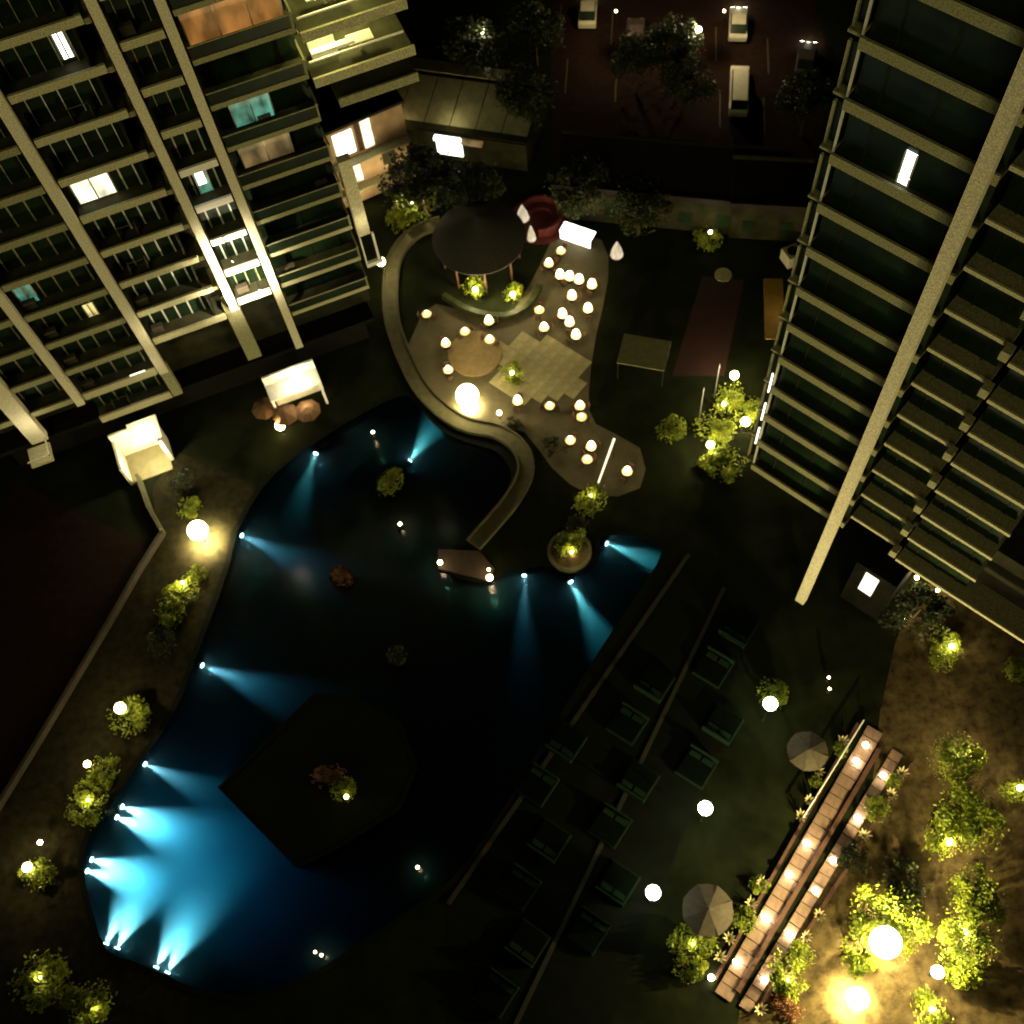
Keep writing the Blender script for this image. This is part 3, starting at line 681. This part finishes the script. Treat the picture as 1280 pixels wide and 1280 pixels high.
# ------------------------------------------------------------------ planting
bush(G(225, 738, 1), 1.5, 'bright green shrub just below the very bright floodlight on the left rim')
bush(G(243, 715, 1), 1.1, 'smaller green shrub touching the lit one under the left floodlight')
bush(G(212, 762, 1), 1.2, 'lower green shrub on the bank under the left floodlight')
bush(G(160, 893, 1), 1.5, 'dim olive shrub around the round garden lamp')
bush(G(128, 962, 1), 1.3, 'ragged shrub below the garden lamp on the left bank')
bush(G(104, 1012, 1), 1.6, 'long ragged hedge shrub beside the two bright pool lamps')
bush(G(110, 990, 1), 1.2, 'upper tuft of the ragged hedge beside the pool')
bush(G(46, 1092, 1), 1.3, 'yellow-green shrub at the left edge beside its lamp')
bush(G(50, 1225, 1), 1.7, 'sparse shrub with tiny glints in the bottom left corner')
bush(G(112, 1258, 1), 1.6, 'yellowish shrub at the bottom edge left of the pool')
bush(G(85, 1245, 1), 1.0, 'small shrub between the two at the bottom left')
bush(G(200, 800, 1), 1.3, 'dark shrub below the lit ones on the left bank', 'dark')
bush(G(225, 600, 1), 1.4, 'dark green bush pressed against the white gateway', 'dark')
bush(G(235, 632, 1), 1.2, 'sunlit-looking bush between the gateway and the big floodlight')
bush(G(487, 600, 1), 1.15, 'round yellow-green shrub below the teal pool lamp')
bush(G(425, 717, .8), .9, 'reddish shrub in the middle of the dark pool', 'red')
bush(G(408, 968, 1), 1.2, 'brownish shrub on the island corner', 'red')
bush(G(428, 984, 1), 1.1, 'green shrub beside the little lamp on the island')
bush(G(495, 817, .6), .7, 'barely visible dark shrub in the middle of the pool', 'dark')
bush(G(640, 464, 1), 1.0, 'small round glowing shrub in the centre of the terrace')
bush(G(592, 352, 1.4), 1.25, 'left of two lit shrubs under the thatched roof edge')
bush(G(641, 358, 1.4), 1.25, 'right of two lit shrubs under the thatched roof edge')
bush(G(516, 250, 2), 2.4, 'pale green shrubbery between the left tower and the dark tree')
bush(G(498, 262, 1.5), 1.7, 'green shrub below the lit stair openings of the left tower')
bush(G(712, 676, .8), 1.1, 'lit shrub growing in the round planter')
bush(G(738, 625, .8), 1.3, 'shrub at the foot of the slanting light strip')
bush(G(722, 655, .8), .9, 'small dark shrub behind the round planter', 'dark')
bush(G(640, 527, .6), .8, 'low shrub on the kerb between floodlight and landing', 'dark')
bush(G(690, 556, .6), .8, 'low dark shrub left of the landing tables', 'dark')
bush(G(912, 492, 1.5), 1.5, 'lit shrub in the upper part of the strip beside the right tower')
bush(G(895, 530, 1.5), 1.6, 'lit shrub at the left of the strip beside the right tower')
bush(G(936, 508, 1.5), 1.4, 'lit shrub at the right of the strip beside the right tower')
bush(G(905, 575, 1.5), 1.6, 'dim shrub at the lower end of the strip beside the right tower')
bush(G(840, 535, 1), 1.3, 'dim scattered shrub between the courts and the lit strip')
bush(G(886, 290, 1.5), 1.1, 'small glinting shrub beyond the courts')
bush(G(968, 862, 1.5), 1.3, 'green shrub right behind the farthest white globe lamp')
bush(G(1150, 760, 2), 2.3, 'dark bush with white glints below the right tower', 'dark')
bush(G(1188, 800, 1.5), 1.3, 'bright green bush with a lamp under the right tower corner')
bush(G(1178, 820, 1), 1.2, 'lower half of the lit planting under the right tower corner')
bush(G(1272, 835, 1), 1.0, 'yellow shrub cut by the right edge of the picture below the tower')
tree(G(1200, 948, 3), 1.9, 3.6, 'small green tree with a lamp in the far right garden')
tree(G(1212, 1022, 3), 2.4, 3.8, 'dim olive tree in the middle of the right garden')
bush(G(1178, 1045, 1), 1.5, 'loose bush over the small floodlight in the right garden')
bush(G(1275, 988, 1), 1.1, 'bright bush on the right edge of the picture')
tree(G(1112, 1150, 3), 2.5, 3.3, 'tree flooded white by the brightest lamp at lower right')
bush(G(1080, 1185, 2), 1.6, 'overlit shrub left of the brightest floodlight')
tree(G(1210, 1170, 3), 2.0, 3.8, 'upper half of the tall yellow-green shrubs at lower right')
bush(G(1205, 1205, 1.5), 1.9, 'yellow-green bush below the tall shrubs at lower right')
bush(G(1165, 1268, 1), 1.5, 'yellow shrub at the bottom edge right of the floodlight')
tree(G(1225, 1118, 3), 1.9, 3.6, 'dark olive tree above the tall yellow-green shrubs')
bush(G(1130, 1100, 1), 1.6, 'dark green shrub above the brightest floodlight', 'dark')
bush(G(985, 1218, .8), 1.3, 'green shrub right of the lowest path lamps')
bush(G(1003, 1192, .8), 1.0, 'small green shrub right of the double-glow lamp')
bush(G(868, 1178, .8), 1.5, 'green shrub just below the large beige parasol')
bush(G(862, 1208, .8), 1.4, 'green shrub left of the nearest path lamp')
bush(G(930, 1150, .6), .9, 'low shrub on the pool side of the midway path')
bush(G(950, 1105, .6), .6, 'little bright tuft left of the midway path lamp')
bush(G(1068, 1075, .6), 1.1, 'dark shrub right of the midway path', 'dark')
bush(G(1098, 1010, .6), .8, 'small shrub on the garden side near the handrail')
bush(G(1118, 975, .6), .7, 'small shrub beside the farthest garden-side path lamp')
bush(G(1020, 975, .6), .6, 'tuft left of the middle of the handrail')
bush(G(1052, 935, .6), .6, 'tuft left of the upper handrail')
bush(G(985, 1258, .8), 1.0, 'pale flowering shrub at the very bottom of the path', 'red')
tree(G(525, 222, 5), 3.7, 6.4, 'large dark tree crown beside the glazed pavilion', 'darktree')
tree(G(590, 228, 4), 2.8, 5.0, 'smaller dark tree between the pavilion and the thatched roof', 'darktree')
for i, (q, r, lab) in enumerate([((840, 60), 3.0, 'loose street tree left of the parked pale van'), ((795, 75), 2.6, 'dim street tree over the parking place'), ((855, 105), 2.6, 'dim tree between the two parked cars and the wall'), ((590, 60), 3.4, 'dark tree at the top beyond the pavilion'), ((668, 40), 3.0, 'dark tree with tiny glints at the top centre'), ((1010, 130), 3.0, 'dark tree at the kerb beside the right tower'), ((655, 120), 3.0, 'dark tree right of the pavilion roof')]):
    tree(G(*q, 4), r, 6.0, lab, 'darktree', 'dark trees along the street at the top')
tree(G(725, 235, 4), 3.0, 5.6, 'dark tree behind the white counter', 'darktree')
tree(G(800, 255, 4), 2.8, 5.4, 'dark tree right of the white counter', 'darktree')

def agave(q, r, label):
    p = G(*q, .3); t = thing('spiky_plant', label, 'plant', (p.x, p.y, 0), random.uniform(0, 6), 'pale spiky plants along the stepped path')
    for i in range(9):
        a_ = i * .698; ca, sa = math.cos(a_), math.sin(a_); mb = MB(); k = r * random.uniform(.75, 1.15)
        b_ = mb.ring([(-sa * .05, ca * .05, .05), (ca * k * .6 - sa * .07, sa * k * .6 + ca * .07, .45), (ca * k, sa * k, .62), (ca * k * .6 + sa * .07, sa * k * .6 - ca * .07, .45), (sa * .05, -ca * .05, .05)])
        mb.f.append(tuple(b_)); link('leaf', mb.mesh('leaf', 'paleleaf'), t)
M['paleleaf'] = leafmat('pale_spiky_leaves', (.34, .31, .17), .2)
for q, lab in (((1053, 927), 'pale spiky plant left of the top of the handrail'), ((1023, 964), 'pale spiky plant left of the middle of the handrail'), ((1011, 1001), 'pale spiky plant left of the lower handrail'), ((1001, 1020), 'pale spiky plant at the foot of the handrail'),
               ((1127, 967), 'pale spiky plant right of the farthest garden-side lamp'), ((1114, 993), 'second pale spiky plant down the garden side'), ((1097, 1016), 'third pale spiky plant down the garden side'), ((1080, 1044), 'fourth pale spiky plant down the garden side'), ((1068, 1068), 'fifth pale spiky plant down the garden side'),
               ((952, 1104), 'pale spiky plant left of the midway path lamps'), ((939, 1129), 'pale spiky plant above the large beige parasol'), ((924, 1151), 'pale spiky plant touching the large beige parasol'), ((912, 1173), 'pale spiky plant left of the double-lane lower steps'), ((900, 1196), 'pale spiky plant just above the nearest pool-side lamp'),
               ((1008, 1171), 'pale spiky plant right of the double-glow lamp'), ((994, 1192), 'pale spiky plant below the double-glow lamp'), ((981, 1220), 'pale spiky plant right of the nearest lamps'), ((951, 1262), 'pale spiky plant at the very foot of the steps'), ((1024, 1144), 'pale spiky plant right of the lamp below midway')):
    agave(q, .48, lab)
# round planter with kerb
t = thing('round_planter', 'round stone planter bulging into the pool', 'planter', tuple(G(712, 690)))
part('rim', MB().lathe([(1.75, -.1), (1.75, .35), (1.5, .36), (1.5, .2)], 26, cap=False), 'kerb', t)
part('soil', MB().lathe([(1.49, .1), (1.49, .22)], 26), 'soil', t)
for q, lab, r in (((425, 720), 'low round planter carrying the reddish shrub in the pool', .85), ((487, 603), 'low round planter carrying the yellow-green shrub in the pool', 1.1), ((495, 820), 'low round planter carrying the hardly visible shrub', .7), ((500, 658), 'small round plinth under the lone white lamp in the pool', .3)):
    t = thing('planter', lab, 'planter', (G(*q).x, G(*q).y, 0)); part('tub', MB().lathe([(r, FL), (r, .1)], 20), 'paving_dark', t)

# ------------------------------------------------------------------ garden structures
# white gateway on the left
p0 = G(188, 575); t = thing('gateway', 'white floodlit gateway porch at the left foot of the tower', 'porch', (p0.x, p0.y, 0), math.radians(14.5))
wm = mat('white_stucco', (.7, .66, .5), .85, .12, 2, .1)
part('back_wall', MB().box(-2.1, 1.9, 1.2, 1.4, 0, 3.4), wm, t)
part('side_wall', MB().box(-2.1, -1.9, -1.7, 1.19, 0, 2.6), wm, t)
part('side_wall', MB().box(1.6, 1.9, -.8, 1.19, 0, 3.2), wm, t)
part('roof', MB().box(-.4, 2.1, -.6, 1.6, 3.42, 3.6), wm, t)
part('floor', MB().box(-1.89, 1.59, -1.7, 1.19, .01, .1), 'stone_tan', t)
light('POINT', t, (.6, -1.6, 2.6), 1100, (1, .86, .55), .2); light('POINT', t, (.8, .2, 4.8), 420, (1, .86, .55), .2)
t = thing('garden_wall', 'long low pale wall running down the left side of the garden', 'wall', (0, 0, 0))
gw = px([(176, 600), (190, 640), (206, 668), (178, 712), (145, 770), (50, 930), (-30, 1060)])
for i in range(len(gw) - 1):
    w = MB(); w.strip([gw[i], gw[i + 1]], .26, 0, 1.1 if i < 2 else .75); part('wall_section', w, 'kerb' if i < 2 else 'wall_unlit', t)  # sections near the flood are paler, its light put into the colour
# second porch: lit canopy with tents in front
p0 = G(369, 482, 3.2); t = thing('entrance_canopy', 'brilliant white entrance canopy under the left tower', 'canopy', (p0.x, p0.y, 0), math.radians(14.5))
part('roof', MB().box(-2.35, 2.1, -.7, .9, 3.1, 3.25), wm, t)
part('back_wall', MB().box(-2.35, 2.1, .92, 1.1, 0, 4.4), wm, t)
for x in (-2.2, 1.95): part('post', MB().box(x - .1, x + .1, -.65, -.45, 0, 3.09), 'white', t)
light('POINT', t, (.2, -.3, 4.6), 420, (1, .92, .7), .2); light('POINT', t, (.2, -1.6, 3.2), 200, (1, .85, .55), .2)
for dx, dy, lab in ((332, 512, 'left brown market tent beside the entrance canopy'), (385, 515, 'right brown market tent beside the entrance canopy'), (358, 520, 'middle brown market tent over the lamp')):
    p = G(dx, dy, 1.8); t = thing('parasol', lab, 'parasol', (p.x, p.y, 0), .3 + dx, 'brown parasols by the entrance')
    part('canopy', MB().lathe([(1.15, 2.0), (.6, 2.35), (.05, 2.6)], 8, cap=False), mat('brown_canvas', (.09, .045, .015), .85, .2, 3), t)
    part('pole', MB().tube((0, 0, 0), (0, 0, 2.58), .03), 'darkmetal', t)
def parasol(q, r, label, rz=0):
    p = G(*q, 2.6); t = thing('parasol', label, 'parasol', (p.x, p.y, 0), rz, 'octagonal beige parasols by the path')
    n = 8
    for i in range(n):
        a0 = 2 * math.pi * i / n; a1 = 2 * math.pi * (i + 1) / n
        mb = MB(); rr = [(.06, 2.95), (r * .5, 2.72), (r, 2.42)]
        L_ = [mb.ring([(q_ * math.cos(a0), q_ * math.sin(a0), z_), (q_ * math.cos((a0 + a1) / 2) * .965, q_ * math.sin((a0 + a1) / 2) * .965, z_ - .015 * q_), (q_ * math.cos(a1), q_ * math.sin(a1), z_)]) for q_, z_ in rr]
        for A_, B_ in zip(L_, L_[1:]):
            mb.f.append((A_[0], A_[1], B_[1], B_[0])); mb.f.append((A_[1], A_[2], B_[2], B_[1]))
        part('canopy_panel', mb, 'canvas', t)
        part('rib', MB().tube((.05, 0, 2.93), (r * math.cos(a0), r * math.sin(a0), 2.44), .025, .02, 4), 'timber', t)
    part('pole', MB().tube((0, 0, 0), (0, 0, 2.9), .035), 'timber', t); part('base', MB().lathe([(.35, 0), (.35, .08)], 12), 'kerb', t)
parasol((885, 1137), 1.72, 'large beige octagonal parasol beside the lower path', .2)
parasol((1010, 938), 1.45, 'dim brown octagonal parasol left of the white handrail', .35)

# thatched round pavilion with red lounge at its right
p0 = G(598, 292, 4); t = thing('thatched_pavilion', 'large round dark thatched roof over the restaurant', 'pavilion', (p0.x, p0.y, 0))
part('roof', MB().lathe([(4.1, 3.4), (4.15, 3.55), (2.3, 4.9), (.1, 6.4)], 36), 'thatch', t)
for i in range(8):
    a = i * .785; part('post', MB().tube((3.4 * math.cos(a), 3.4 * math.sin(a), 0), (3.4 * math.cos(a), 3.4 * math.sin(a), 3.39), .1), 'timber', t)
p0 = G(676, 275, 0); t = thing('round_sofa', 'curved red booth sofa right of the thatched roof', 'sofa', (p0.x, p0.y, 0), -.6)
def arc(mb, r0, r1, a0, a1, z0, z1, n=12):
    rows = []
    for i in range(n + 1):
        a = a0 + (a1 - a0) * i / n
        rows.append(mb.ring([(r0 * math.cos(a), r0 * math.sin(a), z0), (r1 * math.cos(a), r1 * math.sin(a), z0), (r1 * math.cos(a), r1 * math.sin(a), z1), (r0 * math.cos(a), r0 * math.sin(a), z1)]))
    for A_, B_ in zip(rows, rows[1:]): mb.bridge(A_, B_)
    mb.f.append(tuple(rows[0])); mb.f.append(tuple(reversed(rows[-1]))); return mb
part('seat', arc(MB(), 1.1, 1.8, -1.2, 3.0, 0.02, .45), 'red', t); part('backrest', arc(MB(), 1.82, 2.1, -1.2, 3.0, 0.02, 1.1), 'red', t)
part('carpet', MB().lathe([(2.9, .015), (2.9, .03)], 30), 'red', t)
light('POINT', t, (.3, .3, 2.4), 9, (1, .6, .4), .1)
for q, lab, s_ in (((653, 266), 'white draped cone curtain at the left of the red sofa', .62), ((664, 292), 'smaller pale curtain below the one at the red sofa', .42), ((704, 256), 'white tall lamp screen above the white counter', .45), ((771, 312), 'white glowing cone lantern right of the table rows', .6)):
    p = G(*q, 1); t = thing('cone_lantern', lab, 'lantern', (p.x, p.y, 0), 0, 'white cone lanterns around the terrace')
    part('shade', MB().lathe([(s_, .3), (s_ * .7, 1.1), (.08, 2.0)], 10), 'room_white' if False else glow('lantern_glow', (1, .85, .62), .8, .6, 2), t)
    part('base', MB().lathe([(s_ * .8, 0), (s_ * .8, .29)], 10), 'timber', t)
p0 = G(722, 291, .9); t = thing('bar_counter', 'brilliant white illuminated bar counter above the table rows', 'bar counter', (p0.x, p0.y, 0), math.radians(-34))
part('counter_front', MB().box(-1.5, 1.5, -.55, -.47, .05, 1.0), 'room_bright', t); part('worktop', MB().box(-1.55, 1.55, -.6, .6, 1.02, 1.1), 'room_bright', t); part('cabinet', MB().box(-1.48, 1.48, -.46, .5, 0.02, 1.0), 'timber', t)
light('POINT', t, (0, -.9, 2.0), 120, (1, .78, .42), .2)
# extra warm terrace light from the string of table lamps: one hanging lantern pole
# hedge arc around the front of the thatched roof
w = MB(); w.strip(smoothpath(px([(555, 372), (590, 392), (630, 398), (660, 385), (675, 360)]), 4), .5, .0, .6)
tag(link('curved_hedge', w.mesh('curved_hedge', 'leafdark')), 'low dark curved hedge wall in front of the lit shrubs', 'hedge')

# shade cloth, court, equipment at the right of the terrace
p0 = G(805, 441, 2.4); t = thing('shade_sail', 'pale olive square shade cloth right of the terrace', 'shade sail', (p0.x, p0.y, 0), math.radians(-22))
part('cloth', MB().box(-2.0, 2.0, -1.5, 1.5, 2.45, 2.52), 'canvas_dim', t)
for sx in (-1.9, 1.9):
    for sy in (-1.4, 1.4): part('post', MB().tube((sx, sy, 0), (sx, sy, 2.44), .05), 'darkmetal', t)
patch('red_court', px([(878, 345), (930, 350), (905, 470), (840, 470)]), 'court', .01)
patch('footpath', px([(745, 500), (835, 300), (845, 300), (757, 505)]), 'kerb', .01).data.materials[0] = M['paving_dark']
t = thing('court_table', 'round pale table at the far end of the red court', 'table', tuple(G(903, 350)))
part('tabletop', MB().lathe([(.75, .7), (.75, .76)], 18), 'canvas_dim', t); part('leg', MB().lathe([(.3, 0), (.06, .1), (.06, .69)], 10), 'darkmetal', t)
p0 = G(967, 382, 2.6); t = thing('awning', 'long yellow awning running beside the foot of the right tower', 'awning', (p0.x, p0.y, 0), math.radians(78))
part('canopy', MB().box(-3.3, 2.9, -.85, .75, 2.4, 2.5), 'yellow', t)
for sx in (-3.2, 0, 2.8): part('post', MB().box(sx - .05, sx + .05, -.8, -.7, 0, 2.39), 'darkmetal', t)
light('POINT', t, (-1, -.4, 4.4), 38, (1, .8, .4), .3)
p0 = G(991, 314, 1.5); t = thing('air_conditioner', 'small pale box unit above the yellow awning', 'air conditioner', (p0.x, p0.y, 0), .3)
part('casing', MB().box(-.7, .7, -.7, .7, .2, 1.5), 'carpale', t); part('fan', MB().lathe([(.5, 1.51), (.5, 1.56), (.1, 1.57)], 16), 'near_black', t); part('base', MB().box(-.6, .6, -.6, .6, 0, .19), 'darkmetal', t)
for q, q2, lab in (((880, 485), (862, 532), 'left thin metal pole beyond the lit shrubs'), ((900, 455), (868, 540), 'right thin metal pole beyond the lit shrubs')):
    a = G(*q, 5.0); t = tag(link('pole', MB().tube((a.x, a.y, 0), (a.x, a.y, 5), .04).mesh('pole', 'metal')), lab, 'pole')
# low dark service buildings at the top
def block(q, sx, sy, h, rz, label, m='wall', roofm='rooftile', name='service_building'):
    p = G(*q, h); t = thing(name, label, 'building', (p.x, p.y, 0), math.radians(rz))
    part('wall', MB().box(-sx / 2, sx / 2, -sy / 2, sy / 2, 0, h), m, t)
    part('roof', MB().box(-sx / 2 - .3, sx / 2 + .3, -sy / 2 - .3, sy / 2 + .3, h + .003, h + .25), roofm, t)
    for k_, (a_, b_, c_, d_) in enumerate(((-sx / 2 - .3, sx / 2 + .3, -sy / 2 - .3, -sy / 2 - .1), (-sx / 2 - .3, sx / 2 + .3, sy / 2 + .1, sy / 2 + .3))):
        part('parapet', MB().box(a_, b_, c_, d_, h + .255, h + .6), 'kerb' if k_ == 1 and sx < 10 else roofm, t)
    for i in range(max(2, int(sx / 3))):
        x = -sx / 2 + (i + .5) * sx / max(2, int(sx / 3))
        part('window', MB().box(x - .6, x + .6, -sy / 2 - .04, -sy / 2 - .003, 1, 2.4), 'darkglass', t)
    return t
block((840, 215), 20, 6, 4.0, -18, 'long low dark building across the top behind the gardens')
block((965, 232), 6.5, 5, 4.2, -15, 'small dark block with a pale parapet left of the right tower')
# glazed pavilion
p0 = G(572, 126, 4); t = thing('glazed_pavilion', 'low pavilion with pale sheet roof and one brilliant lit bay', 'pavilion', (p0.x, p0.y, 0), math.radians(-22))
part('wall', MB().box(-7.5, 7.5, -3.6, 4.2, 0, 3.6), 'wall', t)
rs = [MB().box(-1.2, 1.2, -2.9, 2.4, -.04, .04).mesh('roof_panel', 'roofsheet'), MB().box(-1.2, 1.2, -.9, .9, -.04, .04).mesh('roof_panel', 'roofsheet')]
for i in range(6):
    o = link('roof_panel', rs[0], t, (-6.3 + 2.5 * i, .0, 3.95)); o.rotation_euler = (math.radians(8), 0, 0)
    o = link('roof_panel', rs[1], t, (-6.3 + 2.5 * i, 3.6, 4.35)); o.rotation_euler = (math.radians(-10), 0, 0)
part('lit_bay', MB().box(-1.25, 1.25, -4.3, -3.7, 3.0, 3.3), 'room_bright', t); part('lit_bay', MB().box(-1.25, 1.25, -3.75, -3.62, .8, 2.95), 'room_bright', t)
part('side_bay', MB().box(1.4, 3.4, -4.3, -3.7, 2.95, 3.2), 'room_warm', t)
part('eave', MB().box(-7.5, 7.5, -3.8, -3.62, 3.3, 3.5), 'wall', t)
light('POINT', t, (.2, -2.6, 5.0), 120, (1, .85, .45), .2); light('POINT', t, (-4.6, -3.5, 4.6), 70, (1, .8, .4), .3)

# ------------------------------------------------------------------ cars
def car(q, rz, label, paint='carpale', ln=4.4, van=False, lights=0):
    p = G(*q, .8); t = thing('van' if van else 'parked_car', label, 'van' if van else 'car', (p.x, p.y, .006), math.radians(rz), None if van else 'cars in the street at the top')
    L2 = ln / 2; hh = 1.0 if not van else 1.15
    def sect(pts, wd):
        mb = MB(); rows = []
        for y in (-wd, -wd * .93, wd * .93, wd):
            k = 1 if abs(y) < wd else .97
            rows.append(mb.ring([(x * k, y, z * k + .02) for x, z in pts]))
        for A_, B_ in zip(rows, rows[1:]): mb.bridge(A_, B_)
        mb.f.append(tuple(rows[0])); mb.f.append(tuple(reversed(rows[-1]))); return mb
    part('body', sect([(-L2, .35), (L2, .35), (L2, .75), (L2 - .15, hh - .18), (L2 * .45, hh), (-L2 + .2, hh), (-L2, .8)], .88), paint, t)
    top = 1.5 if not van else 2.1
    cab = [(-L2 + .35, hh), (L2 * .45, hh), (L2 * .18, top), (-L2 * .55, top)] if not van else [(-L2 + .1, hh), (L2 * .62, hh), (L2 * .42, top), (-L2 + .2, top)]
    part('cabin', sect(cab, .78), 'darkglass', t)
    part('roof', MB().box(cab[3][0] + .1, cab[2][0] - .05, -.7, .7, top + .03, top + .07), paint, t)
    for sx in (-L2 * .62, L2 * .62):
        for sy in (-.86, .86): part('wheel', MB().tube((sx, sy - .1, .32), (sx, sy + .1, .32), .32, .32, 14), 'tyre', t)
    for sy in (-.62, .62): part('headlight', MB().box(L2 - .01, L2 + .05, sy - .18, sy + .18, .55, .75), 'lampw' if lights else 'white', t)
    if lights: light('POINT', t, (L2 + .9, 0, .8), lights, (1, .95, .7), .2)
    return t
car((735, 12), 78, 'pale car at the top edge, left of the dark street tree', lights=60)
car((795, 42), 80, 'dark car with a pale rear window in the middle of the parking place', 'cardark')
car((923, 28), 76, 'car with dazzling white lamps at the top of the right lane', lights=160)
car((924, 112), 76, 'long pale van behind the dazzling car in the right lane', ln=6.2, van=True)
car((1008, 72), 70, 'small car with lit lamps close to the right tower', 'cardark', lights=90)
globe('street_lamp', G(873, 40, 5), 'street lamp showing through a tree between the lanes', 'street lamps', .3, 5, 600, (1, .9, .6), 'lamp', 'lamp')
globe('street_lamp', G(603, 42, 5), 'dim street lamp beyond the pavilion', 'street lamps', .12, 5, 200, (1, .9, .6), 'lamp', 'lamp')
globe('street_lamp', G(770, 15, 5), 'street lamp near the pale car at the top edge', 'street lamps', .12, 5, 1200, (1, .75, .4), 'lamp', 'lamp')
globe('street_lamp', G(905, 15, 5), 'street lamp above the dazzling car', 'street lamps', .12, 5, 1500, (1, .75, .42), 'lamp', 'lamp')

# parking bay lines
w0 = MB().box(-.05, .05, -2.4, 2.4, 0, .008).mesh('bay_line', 'kerb')
for q in ((700, 25), (765, 35), (830, 45), (895, 55), (960, 70), (708, 95), (770, 105), (900, 135), (955, 145)):
    o = link('bay_line', w0, bpy.data.objects['street'], G(*q, .012)); o.rotation_euler = (0, 0, math.radians(-12))
# ------------------------------------------------------------------ double sun beds on the deck
u = Vector((math.cos(math.radians(-42)), math.sin(math.radians(-42)), 0)); v = Vector((-u.y, u.x, 0))
bm_f = MB().box(-1.12, 1.12, 0, 2.2, .0, .28).mesh('frame', 'bedframe'); bm_m = MB().box(-1.02, 1.02, .14, 2.1, .285, .42).mesh('mattress', 'teak')
bm_h = MB().box(-1.12, 1.12, -.12, -.003, 0, .8).mesh('headboard', 'bedframe'); bm_p = MB().box(-.42, .42, .16, .55, .425, .53).mesh('pillow', 'bedframe')
nodes = [((780, 1005), 'middle bed pair of the centre row'), ((887, 933), 'middle bed pair of the garden-side row'), ((668, 1080), 'middle bed pair of the pool-side row'), ((801, 880), 'far bed pair of the centre row'), ((907, 811), 'far bed pair of the garden-side row'),
         ((690, 955), 'far bed pair of the pool-side row'), ((754, 1134), 'near bed pair of the centre row'), ((640, 1210), 'nearest bed pair of the pool-side row')]
for q, lab in nodes:
    c = G(*q)
    for sgn, side in ((1, 'far'), (-1, 'near')):
        t = thing('sun_bed', 'dark double sun bed, ' + side + ' one of the ' + lab, 'sun bed', tuple(c + v * .85 * sgn + Vector((0, 0, .012))), math.radians(-42) + (0 if sgn > 0 else math.pi), 'double sun beds on the dark pool deck')
        link('frame', bm_f, t); link('mattress', bm_m, t); link('headboard', bm_h, t)
        for sx in (-.5, .5): link('pillow', bm_p, t, (sx, 0, 0))
# paving edge strips of the sun deck
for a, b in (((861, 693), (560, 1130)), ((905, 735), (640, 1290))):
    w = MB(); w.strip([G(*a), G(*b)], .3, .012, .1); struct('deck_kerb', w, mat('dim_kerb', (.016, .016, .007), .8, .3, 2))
